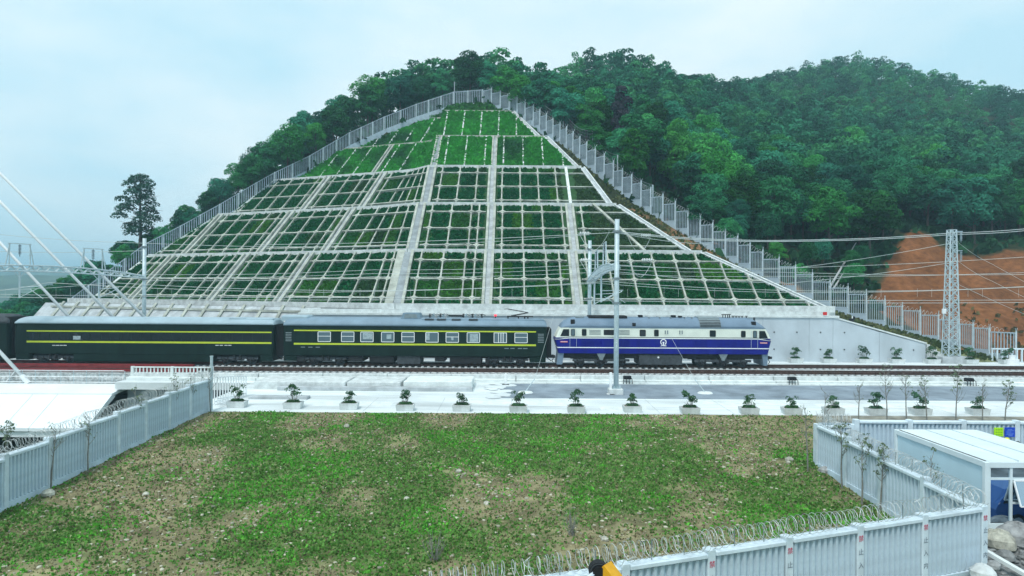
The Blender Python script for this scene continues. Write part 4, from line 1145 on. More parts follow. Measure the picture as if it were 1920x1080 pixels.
# third coach entering the picture at the left edge
xa3 = xa2 - 26.2; xb3 = PX(14, YN)
e, h = coach(xa3, xb3, 'end of another dark green coach cut off by the left edge', 1.0, None, 4.75, 3.86, 'under_grey')
xc = (xa3 + xb3) / 2
for px in (-20,): bogie(e, h - 3.4, (-1.25, 1.25)); bogie(e, -h + 3.4, (-1.25, 1.25))
for yy, hh in ((621.0, .06), (641.0, .09)):
    z = PZ(yy, YN, 280); s = MB(); s.box(-h + .6, h - 1.1, -SIDE - .008, -SIDE + .01, z - hh, z + hh); s.build('yellow_stripe', 'coach_stripe', e)
g = MB(); g.bbox(h - 2.2, h - .1, -SIDE + .02, SIDE - .02, .4, 1.0, .05); g.build('end_skirt', 'coach_green', e)
g = MB(); g.box(h - .5, h + .12, -1.2, 1.2, 3.5, 4.5); g.build('end_hood', 'black', e)
bellows(e, h, 1)

# ---------------------------------------------------------------- locomotive
lx0, lx1 = LXc(88), LXc(1862)
LC = (lx0 + lx1) / 2
L = empty('locomotive', (LC, YT, 0), 'blue and cream diesel locomotive with grey roof at the head of the train', 'locomotive')
zb_, zs1, zs2, zt_, = LZc(408), LZc(362), LZc(283), LZc(198)
def lring(z, a, b, hw, r=.22):
    o = []
    for cx_, cy_, a0 in ((b - r, -hw + r, -90), (b - r, hw - r, 0), (a + r, hw - r, 90), (a + r, -hw + r, 180)):
        for i in range(4):
            an = R(a0 + 30 * i); o.append((cx_ + r * math.cos(an) - LC, cy_ + r * math.sin(an), z))
    return o
EX = {LZc(408): (LXc(118), LXc(1838)), LZc(345): (LXc(104), LXc(1852)), LZc(300): (LXc(88), LXc(1863)), LZc(272): (LXc(96), LXc(1856)), LZc(240): (LXc(112), LXc(1842)), LZc(198): (LXc(134), LXc(1815))}
keys = sorted(EX)
def ext(z): return np.interp(z, keys, [EX[k][0] for k in keys]), np.interp(z, keys, [EX[k][1] for k in keys])
def band(name, zs, m, grow=0.0):
    b = MB(); b.loft([lring(z, ext(z)[0] - grow, ext(z)[1] + grow, SIDE + grow) for z in zs]); return b.build(name, m, L)
lo = band('lower_body', [zb_, LZc(345), LZc(300), LZc(279)], 'loco_blue')
up = band('upper_body', [LZc(279) + .002, LZc(240), zt_], 'loco_cream')
band('waist_stripe', [LZc(364), LZc(357)], 'stripe_white', .012)
for a, b_, m_ in ((275, 270.5, 'black'), (283.5, 276.5, 'stripe_white')):
    pl_ = [(LXc(88), 296), (LXc(210), a), (LXc(1755), a), (LXc(1862), 298)]
    s = MB(); z = [LZc(c + 2) for _, c in pl_]; th = LZc(b_) - LZc(a)
    s.prism([(x - LC, q) for (x, _), q in zip(pl_, z)] + [(x - LC, q + th) for (x, _), q in zip(pl_[::-1], z[::-1])], -SIDE - .02, -SIDE + .01); s.build('shoulder_stripe', m_, L)
rf = MB()
rings = []
sec = arc_section(SIDE + .01, 0, 1, 14)
ztop = PZ(594.5, YT, 1250)
for c, f in ((134, .04), (146, .35), (175, .68), (215, .88), (262, .985), (300, 1.0), (1650, 1.0), (1690, .985), (1735, .86), (1775, .6), (1803, .3), (1815, .04)):
    rings.append([(LXc(c) - LC, y, zt_ + .004 + (ztop - zt_) * f * z) for y, z in sec])
rf.loft(rings); rfo = rf.build('roof', 'loco_grey', L, True)
g = MB(); g.box(LXc(205) - LC, LXc(1795) - LC, -SIDE - .03, -SIDE, zt_ - .02, zt_ + .05); g.build('gutter', 'loco_grey', L)
def lw(c, w, y0, y1, gm='dark_glass', fr='black', r=.09, **k): return window(L, LXc(c - w / 2) - LC, LXc(c + w / 2) - LC, LZc(y1), LZc(y0), -SIDE, fr, gm, r, fw=.04, **k)
for c, w, y0, y1, gm in ((237, 34, 209, 266, 'coach_glass'), (328, 38, 209, 264, 'dark_glass'), (807, 50, 212, 265, 'dark_glass'), (919, 38, 211, 265, 'dark_glass'), (1380, 50, 213, 266, 'dark_glass'), (1630, 38, 216, 268, 'dark_glass'), (1725, 32, 215, 274, 'coach_glass')):
    lw(c, w, y0, y1, gm)
for c in (1001, 1120):
    g = lw(c, 36, 213, 250, 'galv_dark', 'loco_cream', .02); s = MB(); s.box(LXc(c - 4) - LC, LXc(c + 4) - LC, -SIDE - .036, -SIDE - .013, LZc(250), LZc(213)); s.build('glazing_bar', 'loco_cream', g)
for poly in ([(133, 268), (158, 211), (205, 211), (205, 268)], [(1760, 216), (1806, 216), (1832, 276), (1760, 276)]):
    g = MB(); g.prism([(LXc(a) - LC, LZc(b_)) for a, b_ in poly], -SIDE - .02, -SIDE + .005); g.build('cab_window', 'dark_glass', L)
for a, b_, n, m_ in ((368, 466, 4, 'galv_dark'), (488, 584, 1, 'black'), (606, 702, 4, 'galv_dark')):
    g = MB(); g.box(LXc(a) - LC, LXc(b_) - LC, -SIDE - .006, -SIDE + .01, LZc(258), LZc(214)); lv = g.build('louvre', 'black' if n == 1 else 'loco_cream', L)
    for i in range(4):
        s = MB(); z = LZc(219 + i * 10.5); s.bar((LXc(a + 2) - LC, -SIDE - .02, z), (LXc(b_ - 2) - LC, -SIDE - .02, z), .02, .055 if n == 4 else .03, (0, -.5, 1)); s.build('slat', m_ if n == 4 else 'under_grey', lv)
for a, b_ in ((1235, 1335), (1482, 1582), (340, 470), (620, 705)):
    g = MB(); g.box(LXc(a) - LC, LXc(b_) - LC, -SIDE - .004, -SIDE + .01, LZc(350), LZc(300)); lv = g.build('side_grille', 'loco_blue', L)
    for i in range(5):
        s = MB(); z = LZc(305 + i * 10); s.bar((LXc(a) - LC, -SIDE - .012, z), (LXc(b_) - LC, -SIDE - .012, z), .015, .05, (0, -.5, 1)); s.build('slat', 'loco_blue', lv)
for c in (212, 266, 1695, 1748):
    g = MB(); g.box(LXc(c) - LC - .012, LXc(c) - LC + .012, -SIDE - .045, -SIDE - .01, LZc(355), LZc(215)); g.build('handrail', 'galv', L)
for c in (164, 1798):
    g = MB(); g.box(LXc(c - 30) - LC, LXc(c + 30) - LC, -SIDE - .012, -SIDE + .01, LZc(320), LZc(308)); pt = g.build('number_plate', 'plate_red', L)
    s = MB()
    for i in range(7): s.box(LXc(c - 27 + i * 8) - LC, LXc(c - 22 + i * 8) - LC, -SIDE - .017, -SIDE - .011, LZc(317), LZc(311))
    tag(s.build('numerals', 'stripe_white', pt), kind='stuff')
# railway emblem: open ring over a rail-section foot
ecx, ecz, er = LXc(977) - LC, LZc(312), .30
g = MB(); out, inn = [], []
for i in range(21):
    a = R(-58 + 296 * i / 20); out.append((ecx + er * math.cos(a), ecz + er * math.sin(a))); inn.append((ecx + er * .72 * math.cos(a), ecz + er * .72 * math.sin(a)))
for i in range(20): g.prism([out[i], out[i + 1], inn[i + 1], inn[i]], -SIDE - .022, -SIDE - .002)
g.prism([(ecx - .11, ecz + .02), (ecx + .11, ecz + .02), (ecx + .06, ecz - .1), (ecx + .045, ecz - .25), (ecx + .2, ecz - .3), (ecx + .2, ecz - .35), (ecx - .2, ecz - .35), (ecx - .2, ecz - .3), (ecx - .045, ecz - .25), (ecx - .06, ecz - .1)], -SIDE - .022, -SIDE - .002)
g.build('railway_emblem', 'stripe_white', L)
def text(parent, s, loc, size, m_, rot=(R(90), 0, 0), name='lettering', ext_=.004):
    c = bpy.data.curves.new(name, 'FONT'); c.body = s; c.size = size; c.align_x = 'CENTER'; c.align_y = 'CENTER'; c.extrude = ext_; c.resolution_u = 2
    o = bpy.data.objects.new(name, c); COL.objects.link(o); dg = bpy.context.evaluated_depsgraph_get()
    me = bpy.data.meshes.new_from_object(o.evaluated_get(dg)); bpy.data.objects.remove(o)
    me.materials.clear(); me.materials.append(MATS[m_])
    q = bpy.data.objects.new(name, me); COL.objects.link(q); q.location = loc; q.rotation_euler = rot; q.parent = parent
    return q
text(L, '上 海局', (ecx, -SIDE - .012, LZc(342)), .19, 'stripe_white')
# roof fittings
g = MB(); g.box(LXc(218) - LC, LXc(252) - LC, -1.46, -1.3, LZc(172), LZc(132)); g.build('headlamp_box', 'black', L)
g = MB(); g.box(LXc(1700) - LC, LXc(1736) - LC, -1.46, -1.3, LZc(178), LZc(140)); g.build('headlamp_box', 'black', L)
g = MB(); g.box(LXc(722) - LC, LXc(750) - LC, -1.545, -1.3, LZc(184), LZc(157)); g.build('roof_vent', 'black', L)
g = MB(); x0, x1 = LXc(1275) - LC, LXc(1448) - LC
rsec = [(y * 1.015, zt_ + .06 + (ztop - zt_) * 1.03 * z) for y, z in sec]
g.loft([[(x0, y, z) for y, z in rsec], [(x1, y, z) for y, z in rsec]]); rg = g.build('radiator_hood', 'galv_dark', L)
for i in range(6):
    s = MB(); q = rsec[len(rsec) - 2 - 0]; f = .1 + i * .14
    yy = -SIDE * 1.02 * (1 - f ** 2.2) ** .5 - .02; z = zt_ + .08 + (ztop - zt_) * f
    s.bar((x0 + .03, yy, z), (x1 - .03, yy, z), .05, .05); s.build('slat', 'black', rg)
g = MB(); g.bbox(LXc(370) - LC, LXc(690) - LC, -.9, .9, ztop - .12, ztop + .13, .06); g.build('exhaust_hood', 'black', L)
g = MB(); g.bbox(LXc(262) - LC, LXc(332) - LC, -.8, .8, ztop - .1, ztop + .05, .05); g.build('roof_hatch', 'galv_dark', L)
for c in (808, 1083): 
    g = MB(); g.bbox(LXc(c - 17) - LC, LXc(c + 17) - LC, -.5, .1, ztop - .1, ztop + .2, .03); g.build('exhaust_stack', 'black', L)
for c in (870, 960, 1050, 1165, 1225): 
    g = MB(); g.box(LXc(c - 1.5) - LC, LXc(c + 1.5) - LC, -.95, .95, ztop - .2, ztop + .035); g.build('roof_seam', 'galv_dark', L)
g = MB(); g.disc((LXc(1135) - LC, -.4, ztop + .08), .22, .12, 10, 'z'); g.build('fan_cap', 'black', L)
for c in (1495, 1515, 1535, 1550, 1580, 1605, 1630, 1655, 1690):
    g = MB(); hh = .42 if c < 1560 else .2; g.tube((LXc(c) - LC, -.3, ztop - .05), (LXc(c) - LC, -.3, ztop + hh * .7), .05, 6); g.bar((LXc(c) - LC - .15, -.3, ztop + hh * .7), (LXc(c) - LC + .15, -.3, ztop + hh * .75), .06, .06); g.build('roof_fitting', 'under_dark', L)
g = MB(); g.tube((LXc(1765) - LC, 0, ztop - .5), (LXc(1765) - LC, 0, ztop + .02), .1, 8); g.build('horn', 'under_grey', L)
# running gear
for cs in ((300, 470, 640), (1300, 1470, 1640)):
    cc_ = LXc(cs[1]) - LC; bogie(L, cc_, (LXc(cs[0]) - LXc(cs[1]), 0, LXc(cs[2]) - LXc(cs[1])), -.95)
    g = MB(); g.prism([(cc_ - .45, LZc(405)), (cc_ + .45, LZc(405)), (cc_ + .12, .7), (cc_ - .12, .7)], -1.5, -1.38); g.build('traction_bracket', 'galv_dark', L)
g = MB(); g.bbox(LXc(780) - LC, LXc(1135) - LC, -1.45, 1.45, .28, LZc(414), .08); ft = g.build('fuel_tank', 'under_grey', L)
g = MB(); g.disc((LXc(938) - LC, -1.47, LZc(438)), .09, .05, 10); g.build('gauge', 'stripe_white', ft)
g = MB(); g.box(lx0 - LC + .6, lx1 - LC - .6, -1.2, 1.2, .85, zb_ + .02); g.build('underframe', 'under_dark', L)
for s, c0, c1 in ((-1, 118, 165), (1, 1790, 1838)):
    a, b_ = LXc(c0) - LC, LXc(c1) - LC
    g = MB(); d = -.25 if s < 0 else .25
    g.prism([(a, zb_ - .004), (b_, zb_ - .004), (b_ + d * .6 - (.2 if s > 0 else -.0), .25), (a + d * .6 + (.0 if s > 0 else .2) - (0 if s > 0 else .2), .25)] , -1.4, 1.4); g.build('cowcatcher', 'loco_grey', L)
    x = (lx0 if s < 0 else lx1) - LC
    g = MB(); g.box(min(x, x + s * .35), max(x, x + s * .35), -.2, .2, .75, 1.05); g.disc((x + s * .1, -.8, .95), .13, .4, 10, 'x'); g.path([(x, -.5, .9), (x + s * .2, -.55, .5), (x + s * .05, -.6, .35)], .04, 5); g.build('coupler', 'under_dark', L)

# ================================================================ FENCES
ORD = ['first', 'second', 'third', 'fourth', 'fifth', 'sixth', 'seventh', 'eighth', 'ninth', 'tenth', 'eleventh', 'twelfth', 'thirteenth', 'fourteenth', 'fifteenth', 'sixteenth']
_m = MB(); _m.add([(-.075, .0, 0), (-.045, -.085, 0), (.045, -.085, 0), (.075, .0, 0), (-.075, .0, 1.78), (-.045, -.085, 1.78), (.045, -.085, 1.78), (.075, .0, 1.78)], [(0, 1, 5, 4), (1, 2, 6, 5), (2, 3, 7, 6), (4, 5, 6, 7)])
SLAT = _m.mesh('slat'); SLAT.materials.append(MATS['fence_concrete'])
def coil(pts, r, pitch, rt, seg=14, phase=0.0):
    """concertina of wire along a polyline"""
    pts = [Vector(p) for p in pts]; out = []; d = 0.0
    for p, q in zip(pts[:-1], pts[1:]):
        L_ = (q - p).length; t = (q - p).normalized(); a = t.cross(Vector((0, 0, 1))).normalized(); b = a.cross(t)
        n = max(2, int(L_ / pitch * seg))
        for i in range(n):
            s = L_ * i / n; an = 2 * math.pi * (d + s) / pitch + phase
            rr_ = r * (1 + .12 * math.sin((d + s) * 1.9 + phase)) ; out.append(p + t * (s + .06 * math.sin((d + s) * 2.7)) + (a * math.cos(an) + b * math.sin(an)) * rr_)
        d += L_
    m = MB(); m.path(out, rt, 3, True); return m
def near_fence(A, B, npan, label, zf, side=1, top=2.15, wire_label=None, chars=False, arms=True):
    """ribbed precast fence: posts, panels (back plate > slats), caps, plinth. The ribs face local -y."""
    A, B = Vector((A[0], A[1], 0)), Vector((B[0], B[1], 0)); L_ = (B - A).length; d = (B - A).normalized(); rz = math.atan2(d.y, d.x)
    z0 = float(zf(A.x, A.y)); t = empty('concrete_fence', (A.x, A.y, z0), label, 'fence', None, rz)
    pl_ = L_ / npan; tops = []
    for i in range(npan + 1):
        p = A + d * pl_ * i; gz = float(zf(p.x, p.y)) - z0
        zz = max(float(zf(*(A + d * pl_ * min(max(i - .5, .5), npan - .5)).xy)) - z0, float(zf(*(A + d * pl_ * min(max(i + .5, .5), npan - .5)).xy)) - z0)
        b = MB(); b.bbox(pl_ * i - .13, pl_ * i + .13, -.15, .15, gz - .6, zz + top + .06, .025); po = b.build('post', 'fence_cap', t)
        if chars and 0 <= i:
            for j, ch in enumerate('禁止入内'):
                text(po, ch, (pl_ * i, -.156 * side, zz + top - .35 - j * .4), .2, 'paint_red' if j == 0 else 'paint_dark', (R(90), 0, 0 if side > 0 else R(180)), 'lettering', .002)
    for i in range(npan):
        pm = A + d * pl_ * (i + .5); gz = float(zf(pm.x, pm.y)) - z0; x0, x1 = pl_ * i + .13, pl_ * (i + 1) - .13
        b = MB(); b.box(x0, x1, -.03, .06, gz + .2, gz + top - .1); pn = b.build('panel', 'fence_concrete', t)
        for sd in ((side,) if not arms else (side, -side)):
            n = 11
            for k in range(n):
                xx = x0 + (x1 - x0) * (k + .5) / n
                o = obj('slat', SLAT, None, pn, loc=(xx, -.03 if sd > 0 else .06, gz + .26)); 
                if sd < 0: o.rotation_euler[2] = math.pi
        b = MB(); b.bbox(x0, x1, -.17, .17, gz + top - .12, gz + top, .03); b.build('cap', 'fence_cap', t)
        b = MB(); b.bbox(x0, x1, -.13, .13, gz - .5, gz + .25, .03); b.build('plinth', 'fence_concrete', t)
        tops.append((x0, x1, gz + top))
        if arms:
            for q in (.3, .72):
                b = MB(); xx = x0 + (x1 - x0) * q; b.tube((xx, 0, gz + top), (xx, .02, gz + top + .5), .014, 5); b.build('wire_bracket', 'galv_dark', t)
    if wire_label:
        q = []
        for x0, x1, z in tops: q += [(x0 - .12, 0, z + .3), (x1 + .12, 0, z + .3)]
        w = coil(q, .26, .23, .008, 16)
        o = w.build('razor_wire', 'razor'); o.location = t.location; o.rotation_euler = t.rotation_euler; tag(o, wire_label, 'razor wire', 'razor wire coils')
        w = coil(q, .23, .31, .007, 14, 2.0); w2 = w.build('inner_coil', 'razor', o)
    return t
gz_l = lambda x, y: lawn_z(y) + 0.0
near_fence((XL, 46.5), (XL, 46.5 - 2.66 * 10), 10, 'ribbed pale grey concrete fence running away along the left side of the lawn', gz_l, side=-1, wire_label='razor wire coil on top of the left lawn fence')
near_fence((XR, 34.7), (XR, 22.75), 4, 'ribbed grey concrete fence along the right side of the lawn', gz_l, side=1, wire_label='razor wire coil on top of the right lawn fence', top=2.1)
dv = Vector((-13.64, -5.1)).normalized(); BF = Vector((15.4, 22.7)) + dv * 2.66 * 8
near_fence((BF.x, BF.y), (15.4, 22.7), 8, 'nearest ribbed concrete fence slanting across the bottom right of the picture', lambda x, y: lawn_z(22.7) + (np.asarray(y) - 22.7) * .035, side=1, top=2.2, wire_label='razor wire coil on the nearest fence at the bottom', chars=True)
near_fence((17.45, 35.1), (17.45 + 2.7 * 6, 35.1), 6, 'ribbed grey concrete fence behind the white container, carrying two signs', gz_l, side=1, top=2.2, arms=False)
near_fence((15.5, 35.15), (17.3, 35.15), 1, 'short low stub of ribbed fence joining two fence corners', gz_l, side=1, top=1.95, wire_label='small razor wire tangle on the fence corner stub')

# hill boundary fence, stepped panels on solid plinths
def far_panel(n, H, hp):
    b = MB()
    for k in range(n):
        x = (k + .7) / (n + .4); b.box(x - .019, x + .019, -.04, .04, .1, H)
    b.box(0, 1, -.07, .07, H, H + .13); b.box(0, 1, -.06, .06, 0, .12); return b.mesh('panel')
fp = far_panel(8, 2.4, 1); fp.materials.append(MATS['fence_far'])
_b = MB(); _b.box(0, 1, -.1, .1, -1.5, -.002); fpl = _b.mesh('plinth'); fpl.materials.append(MATS['fence_far'])
_b = MB(); _b.box(-.065, .065, -.08, .08, -1.6, 2.5); fpo = _b.mesh('post'); fpo.materials.append(MATS['fence_cap'])
_b = MB(); _b.tube((0, 0, 2.2), (.0, -.3, 2.8), .025, 4); _b.tube((0, 0, 2.2), (.0, .3, 2.8), .025, 4); fbr = _b.mesh('wire_bracket'); fbr.materials.append(MATS['galv'])
def hill_fence(pts, label, step, wire_label, smoothz=False):
    t = empty('hill_fence', pts[0], label, 'fence'); O = Vector(pts[0]); q = []
    acc = []
    for a, b in zip(pts[:-1], pts[1:]):
        n = max(1, round(math.hypot(b.x - a.x, b.y - a.y) / step))
        acc += [a.lerp(b, i / n) for i in range(n)]
    acc.append(pts[-1])
    for a, b in zip(acc[:-1], acc[1:]):
        a2, b2 = a - O, b - O; zc = max(a2.z, b2.z) if not smoothz else (a2.z + b2.z) / 2
        L_ = math.hypot(b.x - a.x, b.y - a.y); rz = math.atan2(b.y - a.y, b.x - a.x)
        sl_ = (b2.z - a2.z) / L_
        for me_, nm in ((fp, 'panel'), (fpl, 'plinth')):
            if smoothz:
                me2 = me_.copy(); co = np.empty(len(me2.vertices) * 3); me2.vertices.foreach_get('co', co); co = co.reshape(-1, 3); co[:, 2] += sl_ * L_ * co[:, 0]; co[:, 0] *= L_; me2.vertices.foreach_set('co', co.ravel()); me2.update()
                o = obj(nm, me2, None, t, loc=(a2.x, a2.y, a2.z + .3)); o.rotation_euler[2] = rz
            else:
                o = obj(nm, me_, None, t, loc=(a2.x, a2.y, zc - .25 * abs(b2.z - a2.z) + .25)); o.rotation_euler[2] = rz; o.scale = (L_, 1, 1)
        o = obj('post', fpo, None, t, loc=(a2.x, a2.y, (a2.z + .35) if smoothz else zc + .3)); o.rotation_euler[2] = rz
        if not smoothz:
            o = obj('wire_bracket', fbr, None, t, loc=(a2.x, a2.y, zc + .35)); o.rotation_euler[2] = rz
        q.append(((a.x + b.x) / 2, (a.y + b.y) / 2, O.z + zc + 2.75))
    if wire_label:
        tag(coil(q, .3, .42, .02, 8).build('razor_wire', 'razor'), wire_label, 'razor wire', 'razor wire coils')
hill_fence(FPTS[:15], 'stepped concrete fence climbing the right edge of the cutting to the hilltop', 1.9, 'razor wire along the top of the right hill fence')
hill_fence(FPTS[14:], 'slatted concrete fence running down the left edge of the cutting', 2.5, None, True)
# safety net above the hilltop fence
net = empty('safety_net', FPTS[14], 'fine wire safety net on tall posts above the hilltop fence', 'net'); O = Vector(FPTS[14])
NP = [(852, 168, 134), (908, 160, 133.5), (957, 171, 129.5), (1006, 195, 124), (1056, 226, 117.5), (1111, 263, 111), (1158, 309, 106), (1224, 366, 101)]
tp = [P(*q) + Vector((0, 0, 1.5)) for q in NP]
bt = [P(a, b + 44, c) for a, b, c in NP]
for p, q in zip(tp, bt):
    b = MB(); b.tube(q - O - Vector((0, 0, 1.5)), p - O, .09, 6); b.build('post', 'galv', net)
for (p, q), (r_, s_) in zip(zip(tp[:-1], bt[:-1]), zip(tp[1:], bt[1:])):
    b = MB(); n = 12
    def at(u, v): return (q.lerp(p, v)).lerp(s_.lerp(r_, v), u) - O - Vector((0, 0, 1.0 * math.sin(math.pi * u) * v))
    for v in np.linspace(.15, 1, 9): b.path([at(u, v) for u in np.linspace(0, 1, n)], .03 if v > .98 else .012, 3)
    for u in np.linspace(0, 1, 19): b.path([at(u, v) for v in (.1, .5, 1)], .012, 3)
    tag(b.build('mesh_panel', 'galv_dark', net), kind='stuff')

# ================================================================ PLANTERS
_b = MB(); _b.loft([[(x * .55, y * .38, 0) for x, y in ((-1, -1), (1, -1), (1, 1), (-1, 1))], [(x * .6, y * .43, .42) for x, y in ((-1, -1), (1, -1), (1, 1), (-1, 1))], [(x * .53, y * .36, .42) for x, y in ((-1, -1), (1, -1), (1, 1), (-1, 1))], [(x * .52, y * .35, .34) for x, y in ((-1, -1), (1, -1), (1, 1), (-1, 1))]])
BOX = _b.mesh('box'); BOX.materials.append(MATS['concrete'])
_b = MB(); _b.box(-.5, .5, -.33, .33, .3, .36); SOIL = _b.mesh('soil'); SOIL.materials.append(MATS['soil'])
SHR = []
for i in range(5):
    lob = [(rng.uniform(-.28, .28), rng.uniform(-.25, .25), rng.uniform(.62, 1.2), .17, .14) for _ in range(11)]
    V, Q = leaf_cloud(lob, 520, .042); me = npmesh('shrub', V, Q); me.materials.append(MATS['leaf_pot'])
    V, Q = leaf_cloud([(dx, 0, .44, .2, .12) for dx in (-.22, 0, .22)], 380, .05); me2 = npmesh('ground_leaves', V, Q); me2.materials.append(MATS['leaf_pot'])
    st_ = MB()
    for l_ in lob: st_.path([(0, 0, .3), (l_[0] * .5, l_[1] * .5, .6), (l_[0], l_[1], l_[2])], [.018, .013, .006], 4)
    me3 = st_.mesh('stems'); me3.materials.append(MATS['twig']); SHR.append((me, me2, me3))
def planter(x, y, z, label, group, s=1.0, i=0):
    e = empty('planter', (x, y, z), label, 'planter', group, rng.uniform(-.06, .06)); e.scale = (s, s, s)
    obj('box', BOX, None, e); obj('soil', SOIL, None, e); a = SHR[i % 5]
    sc_ = rng.uniform(.9, 1.25)
    for me_, nm in zip(a, ('shrub', 'ground_leaves', 'stems')):
        o = obj(nm, me_, None, e); o.scale = (sc_, sc_, sc_ if nm == 'shrub' else 1) if nm != 'ground_leaves' else (1, 1, 1); o.rotation_euler[2] = rng.uniform(0, 6) if nm == 'shrub' else 0
    return e
PP = [(445, 763), (550, 765), (655, 766.5), (760, 769), (866, 770), (972, 772), (1080, 773), (1185, 772), (1293, 775), (1404, 775.5), (1484, 776), (1562, 776), (1642, 777), (1725, 777), (1833, 777)]
for i, (px, py) in enumerate(PP):
    yy = 47.9
    for _ in range(6):
        z = -.9 + (yy - 46.4) * .02; v2 = (px - 960) * math.sin(ROLL) + (540 - py) * math.cos(ROLL); yy = -(CZ - z) * F / (v2 + 5)
    p = P(px, py, yy); planter(p.x, p.y, p.z, 'concrete planter with a small shrub, %s from the left in the front row' % ORD[i], 'planters in the front row', 1.03, i)
for i, px in enumerate((1491, 1553, 1620, 1681, 1747, 1818, 1888)):
    p = P(px, 679 + i * .6, 72.2); planter(p.x, 72.2, 0.0 - .02, 'concrete planter by the retaining wall, %s from the locomotive' % ORD[i], 'planters along the retaining wall', 1.15, i + 2)

# ================================================================ OVERHEAD LINE
def mast(x, y, z0, z1, r, label, foot=True, name='catenary_mast', m_='galv'):
    e = empty(name, (x, y, z0), label, 'mast', 'overhead line masts'); h = z1 - z0
    b = MB(); b.path([(0, 0, 0), (0, 0, h)], [r, r * .93], 12); b.build('pole', m_, e, True)
    for q in (.52, .66, .93):
        b = MB(); b.disc((0, 0, h * q), r * 1.3, .16, 12, 'z'); b.bar((-r * 1.8, 0, h * q), (r * 1.8, 0, h * q), .06, .1); b.build('collar', 'galv_dark', e)
    if foot:
        b = MB(); b.bbox(-.6, .5, -.5, .5, -.35, .42, .04); b.build('footing', 'concrete', e)
        b = MB()
        for an in range(6): b.bar((math.cos(an) * r, math.sin(an) * r, .42), (math.cos(an) * r * 1.8, math.sin(an) * r * 1.8, .43), .03, .4)
        b.disc((0, 0, .43), r * 1.9, .05, 12, 'z'); b.build('base_flange', 'galv', e)
        b = MB(); b.box(-r - .01, r * .2, -r - .012, -r - .002, h * .275, h * .36); 
        for j, ch in enumerate('125'): text(e, ch, (0.0, -r - .012, 4.45 - j * .36), .3, 'stripe_white', name='lettering', ext_=.003)
    return e
pf = P(1155, 737, 54.3); pr_ = P(1105, 600, 72.0)
mast(pf.x, 54.3, -.72, PZ(411, 54.3, 1155), .2, 'tall grey round mast standing in front of the locomotive')
mast(pr_.x, 72.0, -.05, PZ(451, 72.0, 1105), .2, 'grey mast behind the locomotive carrying the far end of the portal', False)
pl3 = P(270, 600, 72.0); mast(pl3.x, 72.0, -.05, PZ(447, 72.0, 270), .2, 'grey mast behind the coach at the left end of the train', False)
pl4 = Vector((-50.5, 60.0, 0)); mast(pl4.x, 60.0, -.2, PZ(447, 72.0, 270), .2, 'grey mast of the left portal just beyond the picture edge', False)
def portal(A, B, label, frames, drops, w=.55, h=.55, arch=.25):
    e = empty('portal_beam', A, label, 'portal beam'); A, B = Vector(A), Vector(B); d = B - A; n = 22; s = d.cross(Vector((0, 0, 1))).normalized() * w / 2
    def pt(t, k):
        z = arch * math.sin(math.pi * t); hh = h * (.55 + .45 * math.sin(math.pi * min(1, max(0, t)))**.5)
        base = d * t + Vector((0, 0, z)); return base + (s if k == 0 else -s if k == 1 else Vector((0, 0, 0))) + (Vector((0, 0, hh)) if k == 2 else s * 0) if k < 3 else base
    def q(t, side, top): return d * t + Vector((0, 0, arch * math.sin(math.pi * t))) + s * side + Vector((0, 0, (h * (.35 + .65 * math.sin(math.pi * t) ** .5)) if top else 0))
    for side in (-1, 1):
        for top in (0, 1):
            b = MB(); b.path([q(t, side, top) for t in np.linspace(0, 1, 13)], .065, 5); b.build('chord', 'galv', e)
        b = MB()
        for i in range(n): b.tube(q(i / n, side, 0), q((i + .5) / n, side, 1), .04, 4); b.tube(q((i + .5) / n, side, 1), q((i + 1) / n, side, 0), .04, 4)
        tag(b.build('lacing', 'galv', e), kind='stuff')
    b = MB()
    for i in range(n + 1): b.tube(q(i / n, -1, 1), q(i / n, 1, 1), .022, 4); b.tube(q(i / n, -1, 0), q(i / n, 1, 0), .022, 4)
    tag(b.build('rungs', 'galv', e), kind='stuff')
    al = d.normalized()
    for t in frames:
        b = MB(); c0 = q(t, 0, 1); fw = .95
        for sd in (-1, 1):
            for k in (-.28, .28): b.tube(c0 + al * sd * (fw + k * .5 + sd * 0) + s * 0, c0 + al * sd * fw * .82 + Vector((0, 0, 2.0)), .05, 4)
            b.bar(c0 + al * sd * fw * .72 + Vector((0, 0, .95)), c0 + al * sd * fw * 1.08 + Vector((0, 0, .95)), .05, .05)
        b.bar(c0 + al * fw * -.95 + Vector((0, 0, 2.0)), c0 + al * fw * .95 + Vector((0, 0, 2.0)), .09, .09); f = b.build('support_frame', 'galv', e)
        b = MB()
        for i in range(7): b.disc(c0 + Vector((0, 0, 1.85 - i * .13)), .13, .06, 8, 'z')
        b.tube(c0 + Vector((0, 0, 2.0)), c0 + Vector((0, 0, .8)), .03, 5); b.build('insulator', 'insulator', f)
    for t, L_ in drops:
        c0 = q(t, 0, 0); b = MB(); b.tube(c0, c0 - Vector((0, 0, L_)), .085, 8); b.bar(c0 + al * .5, c0 - Vector((0, 0, .6)), .06, .06); b.bar(c0 - al * .5, c0 - Vector((0, 0, .6)), .06, .06); dr = b.build('drop_post', 'galv', e)
        b = MB(); e1 = c0 - Vector((0, 0, L_ * .6)); e2 = c0 - Vector((0, 0, L_ * .98)); tip = e2 + Vector((1.9, 0, 0.35))
        b.tube(e1, tip + Vector((.1, 0, .7)), .03, 5); b.tube(e2, tip + Vector((0, 0, .6)), .035, 5); b.tube(tip + Vector((-.9, 0, .4)), tip + Vector((.3, 0, -.45)), .025, 5); b.build('cantilever', 'galv', dr)
    return e
zb2 = PZ(515, 71, 270)
portal((pl3.x, 71.9, zb2 - .35), (pl4.x, 60.0, zb2 - .1), 'grey lattice portal beam over the tracks at the left', (.27, .62, .9), ((.24, 2.4), (.62, 2.5)), arch=.35)
